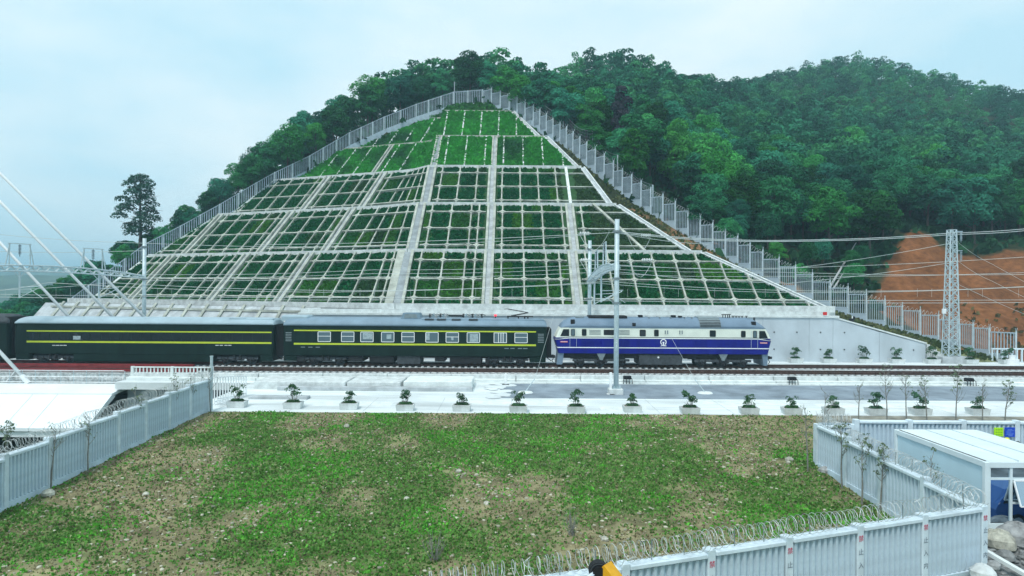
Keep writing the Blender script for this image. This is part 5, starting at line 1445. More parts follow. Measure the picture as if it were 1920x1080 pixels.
portal((pr_.x, 71.8, PZ(532, 72, 1105)), (pf.x, 54.5, PZ(500, 54.3, 1155) - .1), 'grey lattice portal beam end-on above the locomotive', (.3, .62), ((.22, 2.5), (.5, 2.6)), arch=.3)
# upper-left support frame cut by the picture edge
WIRES = [('upper feeder wire reaching the top of the left mast', [(-60, 434, 62), (270, 456, 70), (700, 462, 70), (1105, 440, 71)]),
         ('feeder wire fixed to the top of the front mast', [(480, 459, 63), (1155, 436, 54.4), (1330, 458, 62)]),
         ('thick power line sagging between front mast and lattice tower', [(1155, 434, 54.4), (1440, 451, 62), (1783, 437, 73), (2000, 420, 74)]),
         ('second power line just below the top of the lattice tower', [(1160, 437, 54.6), (1440, 453, 62.5), (1783, 440, 73.5), (2000, 424, 74.5)]),
         ('wire rising steeply to the upper insulator of the lattice tower', [(1160, 497, 54.6), (1480, 504, 66), (1797, 453, 73)]),
         ('wire rising to the lower insulator of the lattice tower', [(1160, 510, 55), (1480, 531, 66), (1797, 490, 73)]),
         ('messenger wire over the far track', [(-60, 545, 68), (210, 530, 68), (660, 545, 68), (1118, 531, 68), (1500, 549, 68), (1980, 535, 68)]),
         ('contact wire over the far track', [(-60, 551, 68), (960, 557, 68), (1980, 562, 68)]),
         ('messenger wire over the near track', [(-60, 548, 63), (90, 530, 63), (600, 548, 63), (1138, 528, 63), (1560, 546, 63), (1980, 534, 63)]),
         ('contact wire over the near track', [(-60, 556, 63), (960, 561, 63), (1980, 567, 63)]),
         ('return wire above the slope foot', [(-60, 486, 64), (270, 515, 70), (700, 506, 70), (1110, 496, 70), (1450, 503, 70), (1980, 478, 70)]),
         ('lower return wire above the slope foot', [(-60, 492, 65), (270, 520, 70.5), (700, 513, 70.5), (1110, 503, 70.5), (1450, 510, 70.5), (1980, 514, 70.5)]),
         ('middle return wire above the slope foot', [(270, 526, 71), (700, 519, 71), (1110, 511, 71), (1450, 518, 71), (1980, 509, 71)]),
         ('faint high wire at the left edge', [(-60, 470, 74), (270, 470, 72)]),
         ('double wire running down right from the upper insulator', [(1797, 455, 73), (1860, 495, 76), (2000, 565, 80)]),
         ('wire running down right from the lower insulator', [(1797, 490, 73), (1860, 527, 76), (2000, 590, 80)]),
         ('thin wire low down right of the lattice tower', [(1790, 530, 73), (2000, 620, 80)])]
for lab, pp in WIRES:
    q = []; ps = [P(*a) for a in pp]
    for a, b_ in zip(ps[:-1], ps[1:]):
        for t in np.linspace(0, 1, 9)[:-1]: q.append(a.lerp(b_, t) - Vector((0, 0, .18 * math.sin(math.pi * t))))
    q.append(ps[-1]); m = MB(); m.path(q, .03 if 'thick' in lab or 'power' in lab else .019, 4)
    tag(m.build('overhead_wire', 'wire'), lab + ', thin overhead wire' if len(lab.split()) < 6 else lab, 'wire', 'overhead wires')
# droppers between messenger and contact wires
for Y_, ph in ((68.0, 0), (63.0, 3)):
    b = MB()
    for px in range(10 + ph * 9, 1920, 95):
        za, zb = PZ(537, Y_, px), PZ(557, Y_, px); x = PX(px, Y_, 545); b.tube((x, Y_, za - .2), (x, Y_, zb), .01, 4)
    tag(b.build('wire_droppers', 'wire'), 'thin droppers hanging between %s track wires' % ('far' if Y_ > 65 else 'near'), 'droppers', kind='stuff')
# strain insulators beside the front mast
for px, py, lab in ((1096, 437, 'white strain insulator string left of the front mast top'), (1211, 441, 'white strain insulator string right of the front mast top'), (1213, 487, 'white strain insulator string right of the portal'), (1098, 487, 'white strain insulator string left of the portal')):
    p = P(px, py, 59); b = MB()
    for i in range(6): b.disc((p.x - .35 + i * .14, p.y, p.z), .12, .05, 8, 'x')
    b.tube((p.x - .5, p.y, p.z), (p.x + .55, p.y, p.z), .02, 4)
    tag(b.build('strain_insulator', 'stripe_white'), lab, 'insulator', 'strain insulators')
    b = MB(); b.path([(p.x - .5, p.y, p.z)] + [(p.x - .5 + 2.4 * t * (1 if px < 1155 else -1) + (0 if px < 1155 else 1.0), p.y - 1.5 * t, p.z - 1.5 * math.sin(math.pi * t)) for t in np.linspace(.05, 1, 8)], .02, 4)
    tag(b.build('jumper_wire', 'wire'), 'drooping jumper wire beside the ' + ' '.join(lab.split()[1:3]) + ' ' + ' '.join(lab.split()[4:]), 'wire', 'jumper wires')
# lattice tower
TB = P(1783, 664, 73.4); TT = P(1784, 431, 73.4)
tw = empty('lattice_tower', (TB.x, 73.4, -.1), 'pale steel lattice tower beside the stairs at right', 'tower'); H = TT.z + .1
b = MB(); b.loft([[(x * 1.7, y * 1.3, -.4) for x, y in ((-1, -1), (1, -1), (1, 1), (-1, 1))], [(x * 1.55, y * 1.15, .75) for x, y in ((-1, -1), (1, -1), (1, 1), (-1, 1))]]); b.build('footing', 'concrete_grey', tw)
def leg(sx, sy, t): w = .60 * (1 - t) + .31 * t; return Vector((sx * w, sy * w, .75 + (H - .75) * t))
for sx in (-1, 1):
    for sy in (-1, 1):
        b = MB(); b.bar(leg(sx, sy, 0), leg(sx, sy, 1), .11, .11); b.build('leg', 'galv', tw)
nb = 15
for (c1, c2) in (((-1, -1), (1, -1)), ((1, -1), (1, 1)), ((1, 1), (-1, 1)), ((-1, 1), (-1, -1))):
    b = MB()
    for i in range(nb):
        t0, t1 = i / nb, (i + 1) / nb
        b.bar(leg(*c1, t0), leg(*c2, t1), .05, .05); b.bar(leg(*c2, t0), leg(*c1, t1), .05, .05); b.bar(leg(*c1, t1), leg(*c2, t1), .05, .05)
    tag(b.build('bracing', 'galv', tw), kind='stuff')
for zz in (PZ(446, 73.4, 1797), PZ(482, 73.4, 1797)):
    b = MB(); x = .8
    for i in range(6): b.disc((x, -.3, zz + .1 + .45 - i * .14), .12, .06, 8, 'z')
    b.tube((x, -.3, zz + .75), (x, -.3, zz - .4), .03, 5); b.bar((.2, -.3, zz + .75), (x + .15, -.3, zz + .75), .08, .08); b.build('insulator', 'roof_pale', tw)
b = MB(); b.bbox(-1.15, -.8, -.5, -.2, PZ(586, 73.4, 1775), PZ(578, 73.4, 1775) + .05, .03); b.build('control_box', 'stripe_white', tw)

# ================================================================ BRIDGE AT LEFT
br = empty('bridge_girder', (-60, 59, 0), 'white steel bridge girder side at the far left behind the fence', 'bridge girder'); O = Vector((-60, 59, 0))
xe = PX(212, 58, 735); zt2_, zb3 = PZ(737, 58, 100), PZ(803, 58, 100); zt3 = PZ(719.5, 60.3, 100)
zbf = PZ(803, 54.4, 100)
xcut = [xe, PX(110, 58, 770), PX(64, 58, 770), -58, -66, -100]
for a, b_ in zip(xcut[:-1], xcut[1:]):
    b = MB(); b.loft([[(x, -1.0, zt2_), (x, -4.6, zbf), (x, -4.6, zbf - .25), (x, -.6, zt2_ - .3)] for x in (b_ - O.x + .02, a - O.x - .02)]); b.build('fairing_panel', 'girder_white', br)
b = MB(); b.loft([[(x - O.x, 57.85 - 59, zt2_ + .002), (x - O.x, 60.6 - 59, zt3), (x - O.x, 60.6 - 59, zt3 - .4), (x - O.x, 57.85 - 59, zt2_ - .2)] for x in (-100, xe)]); b.build('top_flange', 'girder_white', br)
b = MB(); b.box(-40, xe - O.x - .05, -4.4, 75 - 59, zbf - .75, zbf - .3); b.build('bottom_plate', 'girder_white', br)
b = MB(); b.box(-100, -32.7, 60.7, 76, -1.6, -.17); tag(b.build('bridge_deck', 'ballast'), kind='structure')
b = MB(); b.box(-100, -34.6, 61.2, 61.9, -1.0, .02); tag(b.build('deck_edge_beam', 'concrete_pale'), 'pale concrete edge beam of the bridge deck', 'beam')
b = MB(); b.box(-33.6, -31, 60.7, 76, -6.4, -1.25); tag(b.build('abutment', 'concrete_wall'), 'grey bridge abutment under the end of the track bed', 'abutment')
b = MB(); b.box(-100, -36, 74.0, 74.6, -6.4, -.6); tag(b.build('far_girder', 'concrete_grey'), 'shaded far side wall under the bridge deck', 'wall')
rl = empty('bridge_railing', (-45, 60.5, zt3), 'thin pale steel handrail along the bridge deck edge', 'railing')
zr0, zr1 = 0, PZ(694.5, 60.5, 100) - zt3
for px in range(-40, 232, 24):
    b = MB(); x = PX(px + 10, 60.5, 700) + 45; b.tube((x, 0, -.05), (x, 0, zr1), .03, 5); b.build('post', 'galv', rl)
for zz in (zr1, zr1 * .52, .12):
    b = MB(); b.tube((-10, 0, zz), (PX(232, 60.5, 700) + 45, 0, zz), .035, 5); b.build('rail', 'white_steel', rl)
bl = empty('deck_balustrade', (PX(250, 60.5, 700), 60.4, -.6), 'pale concrete balustrade at the end of the bridge handrail', 'balustrade'); x0b, x1b = 0, PX(398, 60.5, 700) - PX(250, 60.5, 700)
for i in range(23):
    b = MB(); x = x0b + (x1b - x0b) * i / 22; w_ = .12 if i % 11 == 0 else .05; b.bbox(x - w_, x + w_, -w_, w_, 0, 1.12 if i % 11 == 0 else 1.0, .01); b.build('post' if i % 11 == 0 else 'baluster', 'concrete_pale', bl)
b = MB(); b.bbox(x0b, x1b, -.09, .09, 1.0, 1.09, .02); b.build('handrail', 'concrete_pale', bl)
gr = empty('stair_railing', P(402, 762, 48.6), 'pale steel picket railing beside the leftmost planter', 'railing'); O = P(402, 762, 48.6); O.z = -.85; gr.location = O
q0, q1 = Vector((0, 0, 0)), P(461, 748, 52.5) - O; q1.z = .1
for i in range(13):
    p = q0.lerp(q1, i / 12); b = MB(); b.bar(p, p + Vector((0, 0, 2.0 - .5 * i / 12)), .07, .07); b.build('picket', 'white_steel', gr)
for f in (.12, .97):
    b = MB(); b.bar(q0 + Vector((0, 0, 2.0 * f)), q1 + Vector((0, 0, 1.5 * f)), .07, .07); b.build('rail', 'white_steel', gr)
pk = MB()
for i in range(4): pk.bar(P(408, 757 - i * 3, 48 + i * .3), P(436, 752 - i * 3, 49 + i * .3), .1, .06)
tag(pk.build('pipe_pile', 'white_steel'), 'small pile of pale bars lying by the leftmost planter', 'pile', kind='stuff')
p = P(393, 770, 46.5); b = MB(); b.tube((p.x, 46.75, -.9), (p.x, 46.75, PZ(668, 46.75, 393)), .1, 8); b.disc((p.x, 46.75, PZ(668, 46.75, 393)), .12, .06, 8, 'z')
tag(b.build('corner_post', 'galv'), 'slim grey steel post at the far end of the left lawn fence', 'post')
# stay pipes
for i, (a, b_, Yb) in enumerate((((0, 325), (268, 592), 71.6), ((0, 378), (214, 597), 71.6), ((0, 455), (132, 597), 71.6), ((-30, 628), (54, 718), 60.6))):
    p, q = P(*a, Yb), P(*b_, Yb); d = (q - p).normalized(); top = p - d * (28 - 6 * i if i < 3 else 6)
    if i < 3: q = q + d * ((q.z - .1) / -d.z)
    m = MB(); m.path([top, q], .15, 8); sp_ = empty('stay_pipe', q, 'white slanting stay pipe, ' + ('longest of the three rising over the coach', 'middle one of the three rising over the coach', 'lowest of the three rising over the coach', 'short one landing on the bridge deck edge')[i], 'stay', 'white stay pipes of the bridge')
    for v in range(len(m.v)): m.v[v] = tuple(Vector(m.v[v]) - q)
    m.build('pipe', 'white_steel', sp_, True)
    b = MB(); b.path([(0, 0, -.05) , -d * .9], [.24, .22], 8); b.build('sleeve', 'white_steel', sp_)
    if i == 3:
        b = MB(); b.tube(-d * 1.6, (-2.0, 0, .05), .05, 6); b.build('brace', 'white_steel', sp_)

# ================================================================ YARD AT RIGHT: container hut, signs, people, car, rubble
CX0, CX1, CY0, CY1 = 17.75, 21.4, 25.9, 31.9; cz0, cz1 = PZ(991, 25.9, 1848), PZ(866, 25.9, 1848)
ct = empty('container_hut', (CX0, CY0, cz0), 'pale blue-white site container with a glazed front at the right edge', 'container hut'); H = cz1 - cz0; Wc, Lc = CX1 - CX0, CY1 - CY0
for x in (0, Wc):
    for y in (0, Lc):
        b = MB(); b.bbox(x - .09, x + .09, y - .09, y + .09, 0, H, .015); b.build('corner_post', 'container_white', ct)
for (a, b_) in (((0, 0), (0, Lc)), ((Wc, 0), (Wc, Lc)), ((0, 0), (Wc, 0)), ((0, Lc), (Wc, Lc))):
    for zz, hh in ((.1, .2), (H - .1, .2)):
        dx, dy = (.0, .092) if a[0] == b_[0] else (.092, 0)
        b = MB(); b.bar((a[0] + dx, a[1] + dy, zz), (b_[0] - dx, b_[1] - dy, zz), .15, hh); b.build('frame_rail', 'container_white', ct)
for x in (0.02, Wc - .02):
    b = MB(); b.box(x - .03, x + .03, .1, Lc - .1, .2, H - .2); b.build('wall_panel', 'panel_blue', ct)
b = MB(); b.box(.1, Wc - .1, Lc - .05, Lc, .2, H - .2); b.build('wall_panel', 'panel_blue', ct)
b = MB(); b.box(.1, Wc - .1, .1, Lc - .1, .2, .26); b.build('floor', 'galv_dark', ct)
for i in range(3):
    x0, x1 = .06 + (Wc - .12) * i / 3 + .015, .06 + (Wc - .12) * (i + 1) / 3 - .015; b = MB(); b.box(x0, x1, .05, Lc - .05, H - .03, H + .03); b.build('roof_sheet', 'container_white', ct)
for i in (1, 2):
    x = .06 + (Wc - .12) * i / 3; b = MB(); b.box(x - .025, x + .025, .05, Lc - .05, H + .0, H + .05); b.build('roof_seam', 'galv', ct)
for x in (.05, Wc - .05):
    b = MB(); b.box(x - .015, x + .015, .1, Lc - .1, H + .001, H + .02); b.build('roof_gutter', 'under_grey', ct)
m = bpy.data.materials.new('mirror_glass'); m.use_nodes = True; n_ = m.node_tree.nodes; l_ = m.node_tree.links; n_.remove(n_['Principled BSDF'])
g1, g2, ms = n_.new('ShaderNodeBsdfGlossy'), n_.new('ShaderNodeBsdfDiffuse'), n_.new('ShaderNodeMixShader')
g1.inputs[0].default_value = (.55, .68, .78, 1); g1.inputs[1].default_value = .02; g2.inputs[0].default_value = (.015, .03, .045, 1); ms.inputs[0].default_value = .72
l_.new(g2.outputs[0], ms.inputs[1]); l_.new(g1.outputs[0], ms.inputs[2]); l_.new(ms.outputs[0], n_['Material Output'].inputs[0]); MATS['mirror_glass'] = m
xs = [.1, .92, 1.75, 2.6, Wc - .1]; zs = [.2, H * .75, H - .2]
for i in range(4):
    for j in range(2):
        b = MB(); b.box(xs[i] + .03, xs[i + 1] - .03, .0, .012, zs[j] + .03, zs[j + 1] - .03); b.build('pane', 'mirror_glass', ct)
for x in xs:
    b = MB(); b.box(x - .045, x + .045, -.045, .03, .2, H - .2); b.build('mullion', 'container_white', ct)
b = MB(); b.box(.1, Wc - .1, -.04, .03, zs[1] - .04, zs[1] + .04); b.build('transom', 'container_white', ct)
ow = MB(); ow.add([(1.02, -.06, 1.72), (1.66, -.06, 1.72), (1.7, -.5, 1.0), (1.06, -.5, 1.0)], [(0, 1, 2, 3), (3, 2, 1, 0)]) if False else None
ow = MB(); ow.bar((1.0, -.06, zs[1] - .06), (1.0, -.42, .95), .05, .05); ow.bar((1.7, -.06, zs[1] - .06), (1.7, -.42, .95), .05, .05); ow.bar((1.0, -.42, .95), (1.7, -.42, .95), .05, .05); ow.bar((1.0, -.06, zs[1] - .06), (1.7, -.06, zs[1] - .06), .05, .05); f = ow.build('open_casement', 'white_steel', ct)
ow = MB(); ow.add([(1.03, -.08, zs[1] - .09), (1.67, -.08, zs[1] - .09), (1.67, -.40, .98), (1.03, -.40, .98)], [(3, 2, 1, 0)]); ow.build('pane', 'mirror_glass', f)
b = MB(); b.box(.95, 1.75, -.04, .02, .93, 1.0); b.build('transom', 'container_white', ct)
for x, y in ((.3, .4), (Wc - .3, .4), (.3, Lc - .4), (Wc - .3, Lc - .4)):
    b = MB(); b.bbox(x - .25, x + .25, y - .25, y + .25, -1.4, -.003, .03); b.build('support_block', 'concrete_grey', ct)
# signs on the back fence
for (a, b_, c, d_, m1, lab) in ((1864, 802, 1881, 818, 'sign_yellow', 'yellow-green notice board with rows of dark marks on the back fence'), (1884, 801.5, 1903, 819, 'sign_blue', 'blue notice board with pale lines of print on the back fence')):
    y = 34.86; p, q = P(a, d_, y), P(c, b_, y); e = empty('notice_board', (p.x, y, p.z), lab, 'sign', 'notice boards on the back fence'); w_, h_ = q.x - p.x, q.z - p.z
    b = MB(); b.bbox(0, w_, -.02, .03, 0, h_, .008); b.build('board', m1, e)
    b = MB()
    if m1 == 'sign_yellow':
        for i in range(4):
            for j in range(3): b.box(w_ * (.14 + i * .2), w_ * (.26 + i * .2), -.024, -.019, h_ * (.12 + j * .29), h_ * (.26 + j * .29))
        tag(b.build('print', 'sign_print', e), kind='stuff')
    else:
        for j, (f0, f1) in enumerate(((.3, .75), (.12, .8), (.15, .85), (.1, .6), (.2, .9), (.25, .7))): b.box(w_ * f0, w_ * f1, -.024, -.019, h_ * (.12 + j * .13), h_ * (.15 + j * .13))
        tag(b.build('print', 'sign_white', e), kind='stuff')
# people at the notice boards: skinned bodies
def person(x, y, z, rz, label, top_m, leg_m, helmet):
    e = empty('person', (x, y, z), label, 'person', None, rz)
    J = {'pel': (0, 0, .95, .15), 'chest': (0, 0, 1.28, .17), 'neck': (0, 0, 1.47, .07), 'head0': (0, .01, 1.53, .075), 'head': (0, .02, 1.62, .105), 'crown': (0, 0, 1.7, .07)}
    for s, n_ in ((-1, 'l'), (1, 'r')):
        J.update({n_ + 'sh': (s * .19, 0, 1.4, .075), n_ + 'el': (s * .27, .02, 1.12, .05), n_ + 'wr': (s * .25, .16, .92, .036), n_ + 'ha': (s * .24, .22, .86, .04), n_ + 'hip': (s * .1, 0, .9, .1), n_ + 'kn': (s * .11, .02, .5, .07), n_ + 'an': (s * .11, 0, .09, .05), n_ + 'to': (s * .12, .17, .05, .045)})
    E_ = [('pel', 'chest'), ('chest', 'neck'), ('neck', 'head0'), ('head0', 'head'), ('head', 'crown')]
    for n_ in 'lr': E_ += [('chest', n_ + 'sh'), (n_ + 'sh', n_ + 'el'), (n_ + 'el', n_ + 'wr'), (n_ + 'wr', n_ + 'ha'), ('pel', n_ + 'hip'), (n_ + 'hip', n_ + 'kn'), (n_ + 'kn', n_ + 'an'), (n_ + 'an', n_ + 'to')]
    ks = list(J); me = bpy.data.meshes.new('body'); me.from_pydata([J[k][:3] for k in ks], [(ks.index(a), ks.index(b_)) for a, b_ in E_], []); me.update()
    o = bpy.data.objects.new('body', me); COL.objects.link(o)
    o.modifiers.new('skin', 'SKIN'); 
    for i, k in enumerate(ks): me.skin_vertices[0].data[i].radius = (J[k][3], J[k][3] * (.75 if k in ('pel', 'chest') else 1)); me.skin_vertices[0].data[i].use_root = (k == 'pel')
    sb = o.modifiers.new('sub', 'SUBSURF'); sb.levels = sb.render_levels = 2
    dg = bpy.context.evaluated_depsgraph_get(); m2 = bpy.data.meshes.new_from_object(o.evaluated_get(dg)); bpy.data.objects.remove(o)
    for nm in ('skin', top_m, leg_m): m2.materials.append(MATS[nm])
    for pg in m2.polygons:
        c = pg.center; pg.material_index = 0 if c.z > 1.45 or (abs(c.x) > .2 and c.y > .12 and c.z < .97) else 1 if c.z > .93 else 2
    b = obj('body', m2, None, e, True)
    h = MB(); rings = []
    for zz, rr_ in ((1.60, .122), (1.66, .125), (1.72, .105), (1.765, .055), (1.775, .01)): rings.append([(rr_ * math.cos(2 * math.pi * i / 12), rr_ * 1.1 * math.sin(2 * math.pi * i / 12) - (.015 if not helmet else 0), zz) for i in range(12)])
    h.loft(rings)
    if helmet: h.disc((0, .04, 1.61), .16, .015, 12, 'z')
    h.build('helmet' if helmet else 'hair', 'helmet_yellow' if helmet else 'black', e, True)
    return e
for px, Y_, hel, tm, lab in ((1888, 33.9, True, 'cloth_grey', 'person in a yellow helmet standing behind the container before the signs'), (1908, 33.2, False, 'cloth_grey', 'dark-haired person standing behind the container at the picture edge')):
    x = PX(px, Y_, 825); person(x, Y_, float(lawn_z(Y_)) - .1, 0, lab, tm, 'cloth_dark', hel)
# blue car, seen only as a reflection in the hut front
car = empty('parked_car', (21.1, 24.0, float(lawn_z(24.0)) - .1), 'blue car parked before the container and mirrored in its glass front', 'car')
prof = [(-2.2, .35), (-2.25, .8), (-2.15, 1.02), (-1.8, 1.55), (-.9, 1.62), (.6, 1.58), (1.35, 1.1), (2.05, .98), (2.22, .6), (2.15, .32)]
b = MB(); b.loft([[(x, y, z if z < 1.0 else 1.0 + (z - 1.0) * k2) for x, z in prof] for y, k2 in ((-.86, .55), (-.84, .8), (-.66, 1), (.66, 1), (.84, .8), (.86, .55))]); b.build('body', 'car_blue', car)
for poly in ([(-1.98, 1.05), (-1.72, 1.44), (-1.1, 1.46), (-1.1, 1.05)], [(-1.02, 1.05), (-1.02, 1.46), (-.1, 1.46), (-.1, 1.05)], [(0, 1.05), (0, 1.46), (.55, 1.42), (1.1, 1.08)]):
    for s in (-1, 1):
        b = MB(); b.prism(poly, s * .855, s * .875); b.build('side_window', 'dark_glass', car)
for s in (-1, 1):
    b = MB(); b.bbox(-1.05, -.1, s * .87 - .01, s * .87 + .01, .4, 1.0, .005); dd = b.build('door', 'car_blue', car); h_ = MB(); h_.box(.3, .45, s * .89 - .01, s * .89 + .01, .85, .88); h_.build('handle', 'chrome', dd)
    for x in (-1.4, 1.4):
        b = MB(); b.disc((x, s * .8, .32), .32, .2, 20); w_ = b.build('wheel', 'black', car); h_ = MB(); h_.disc((x, s * .9, .32), .2, .03, 12); h_.build('rim', 'chrome', w_)
# rubble, rocks, timber
def rock(r, seed, n=10, flat=.7):
    rs = np.random.default_rng(seed); rings = []
    for t, k in ((-.9, .45), (-.3, .95), (.3, .9), (.75, .55), (.95, .15)):
        rings.append([Vector((math.cos(2 * math.pi * i / n) * r * k * rs.uniform(.8, 1.15), math.sin(2 * math.pi * i / n) * r * k * rs.uniform(.8, 1.15), t * r * flat * rs.uniform(.9, 1.1))) for i in range(n)])
    return MB().loft(rings)
RK = [(1872, 1018, 25.2, .62, 'stone', 'large flat pale rock under the front of the container'), (1905, 1012, 25.6, .75, 'rubble', 'big dark grey boulder under the container front'), (1852, 1042, 24.2, .3, 'rubble', 'grey rock beside the fence corner under the container'), (1885, 1043, 24.0, .33, 'rubble', 'grey rock half way between timber and boulder'), (1862, 1060, 22.6, .25, 'rubble', 'small grey rock at the foot of the fence corner'), (1842, 1074, 21.9, .42, 'concrete', 'pale concrete lump at the base of the corner post'), (1866, 1003, 26.0, .3, 'rubble', 'dark stone wedged under the container edge')]
for i, (px, py, Y_, r, m_, lab) in enumerate(RK):
    p = P(px, py, Y_); o = rock(r, i + 5).build('rock', m_, None, False); o.location = (p.x, p.y, max(p.z, float(lawn_z(Y_)) - .12 + r * .3)); tag(o, lab, 'rock', 'rocks by the container')
b = MB(); b.bar(P(1845, 1032, 23.4), P(1935, 1084, 22.2), .18, .12); tag(b.build('timber_beam', 'concrete_pale'), 'long pale beam lying on the rubble in the bottom right corner', 'beam')
VV, FF, CC = [], [], []; off = 0
RB = [rock(1, 40 + i, 7) for i in range(5)]; RV = [np.array([tuple(v) for v in m.v]) for m in RB]
quads = np.array([f for f in RB[0].f if len(f) == 4])
def scatter_rocks(name, xs, ys, zs, rs, col, label):
    n = len(xs); V = np.empty((n, 35, 3)); pk = rng.integers(0, 5, n)
    for k in range(5):
        s = pk == k; an = rng.uniform(0, 6.28, s.sum()); c, q = np.cos(an)[:, None], np.sin(an)[:, None]; v = RV[k][None] * rs[s][:, None, None] * np.array([1.25, .9, .75])
        V[s] = np.stack([v[..., 0] * c - v[..., 1] * q, v[..., 0] * q + v[..., 1] * c, v[..., 2]], -1)
    V += np.stack([xs, ys, zs], 1)[:, None, :]
    Fq = (quads[None] + (np.arange(n) * 35)[:, None, None]).reshape(-1, 4)
    C_ = np.repeat(col, 35, 0)
    tag(obj(name, npmesh(name, V.reshape(-1, 3), Fq, C_), 'grass_tint'), label, 'stones', kind='stuff')
n = 900; xs = rng.uniform(15.9, 24, n); ys = rng.uniform(18, 33, n); scatter_rocks('rubble_stones', xs, ys, lawn_z(ys) - .1, rng.uniform(.04, .16, n) ** 1.0, np.array([.3, .31, .31]) * rng.uniform(.5, 1.4, n)[:, None], 'loose grey rubble on the yard around the container')

# ================================================================ LAWN: grass, stones, saplings
n = 190000
xs = rng.uniform(XL + .1, XR + 5.3, n); ys = 46.3 - 30.5 * rng.random(n) ** .9; okx = xs < XR - .15 + np.maximum(0, ys - 34.7) * .42; xs, ys = xs[okx], ys[okx]; n = len(xs); D = dryness(xs, ys); zs = lawn_z(ys) + (fbm(xs, ys, 2.2) - .5) * .22 + (vn(xs, ys, .8) - .5) * .07
keep = rng.random(n) < np.where(D > .6, .45, .85); xs, ys, zs, D = xs[keep], ys[keep], zs[keep], D[keep]
rnd = rng.random(len(xs)); mixd = np.clip(D + (rng.random(len(xs)) - .5) * 2.4, 0, 1) > .58
brn = (rng.random(len(xs)) < .25 + .5 * (fbm(xs, ys, 1.7) > .55))[:, None]
col = np.where(mixd[:, None], np.where(brn, np.array([.22, .18, .11]), np.array([.46, .42, .25])), np.array([.15, .34, .075])) * (.55 + .8 * rnd)[:, None]
lus = (fbm(xs, ys, 3.0) > .58) & ~mixd; col[lus] = col[lus] * np.array([.9, 1.3, .8])
V, Fq, C_ = tufts(xs, ys, zs - .01, np.array([0, -.1, 1.0]), np.where(mixd, .055, .075) * (.7 + .6 * rng.random(len(xs))), col, 2, .75)
tag(obj('grass', npmesh('grass', V, Fq, C_), 'grass_tint'), 'patchy green and dry grass covering the fenced plot', 'grass', kind='stuff')
n = 7000; xs = rng.uniform(XL + .1, XR - .1, n); ys = 46.2 - 30 * rng.random(n) ** .9; zs = lawn_z(ys) + (fbm(xs, ys, 2.2) - .5) * .22 + (vn(xs, ys, .8) - .5) * .07
D = dryness(xs, ys); keep = rng.random(n) < .35 + .65 * D; xs, ys, zs = xs[keep], ys[keep], zs[keep]; n = len(xs)
scatter_rocks('pebbles', xs, ys, zs + .015, .022 + .075 * rng.random(n) ** 2.6, np.array([.60, .58, .46]) * rng.uniform(.55, 1.3, n)[:, None], 'pale pebbles scattered over the fenced plot')
for i, (px, py, r, lab) in enumerate(((1480, 864, .22, 'pale grey plastic-looking stone on the right of the lawn'), (1478, 868, .12, 'small stone against the pale stone at right of the lawn'), (912, 946, .16, 'pale rounded stone right of the lawn centre'), (1133, 1013, .17, 'pale stone near the bottom fence wire'), (762, 936, .13, 'greenish pale stone left of the lawn centre'), (273, 928, .15, 'pale stone on the grass at the lower left'), (650, 800, .2, 'flat pale stone near the top edge of the lawn'), (860, 885, .16, 'flat grey stone in the middle of the lawn'), (90, 928, .28, 'broken concrete lump at the foot of the left fence'), (1546, 885, .3, 'dark rock at the corner of the right lawn fence'))):
    yy = 30.0
    for _ in range(12):
        z = float(lawn_z(yy)); v2 = (px - 960) * math.sin(ROLL) + (540 - py) * math.cos(ROLL); yy = -(CZ - z) * F / (v2 + 5)
    p = P(px, py, yy); o = rock(r, 70 + i).build('stone', 'stone' if i != 9 else 'rubble'); o.location = (p.x, p.y, p.z + r * .25); tag(o, lab, 'stone', 'larger stones on the lawn')
def ground_pt(px, py):
    yy = 30.0
    for _ in range(20):
        z = float(lawn_z(yy)) if yy < 46.4 else -.9 + (yy - 46.4) * .02; v2 = (px - 960) * math.sin(ROLL) + (540 - py) * math.cos(ROLL); yy = -(CZ - z) * F / (v2 + 5)
    return P(px, py, yy)
def sapling(p, h, label, leaves=40, spread=.5, fork=.45, name='sapling', ntw=12, bush=False):
    e = empty(name, p, label, 'sapling' if name == 'sapling' else 'shrub', 'young trees'); tr = MB(); tips = []
    if not bush:
        lean = (rng.uniform(-.08, .08) * h, rng.uniform(-.08, .08) * h); tr.path([(0, 0, -.15), (lean[0] * .3, 0, h * .3), (lean[0] * .6, lean[1] * .6, h * .62), (lean[0], lean[1], h)], [.042, .034, .022, .006], 6)
    for i in range(ntw):
        t = fork + (1 - fork) * (i + rng.random()) / ntw if not bush else 0.02; an = rng.uniform(0, 6.28); L_ = h * spread * rng.uniform(.3, .75) * (1.25 - t * .8)
        b0 = Vector((lean[0] * t, lean[1] * t, h * t)) if not bush else Vector((rng.uniform(-.12, .12), rng.uniform(-.1, .1), 0)); b2 = b0 + Vector((math.cos(an) * L_ * .6, math.sin(an) * L_ * .6, L_ * .95 if not bush else h * rng.uniform(.5, 1))); b1 = b0.lerp(b2, .5) + Vector((math.cos(an) * L_ * .12, math.sin(an) * L_ * .12, 0))
        tr.path([b0, b1, b2], [.014, .010, .004], 4); tips += [b1, b2]
        for j in range(2):
            c = b1 + Vector((rng.uniform(-.3, .3), rng.uniform(-.3, .3), rng.uniform(.1, .45))) * L_; tr.path([b1, c], [.007, .003], 3); tips.append(c)
    tr.build('trunk' if not bush else 'stems', 'twig', e)
    if leaves:
        V, Q = leaf_cloud([(tips[int(i)].x, tips[int(i)].y, tips[int(i)].z, .1, .08) for i in rng.integers(0, len(tips), 24)], leaves, .045); obj('crown', npmesh('crown', V, Q), 'leaf_sapling', e)
    return e
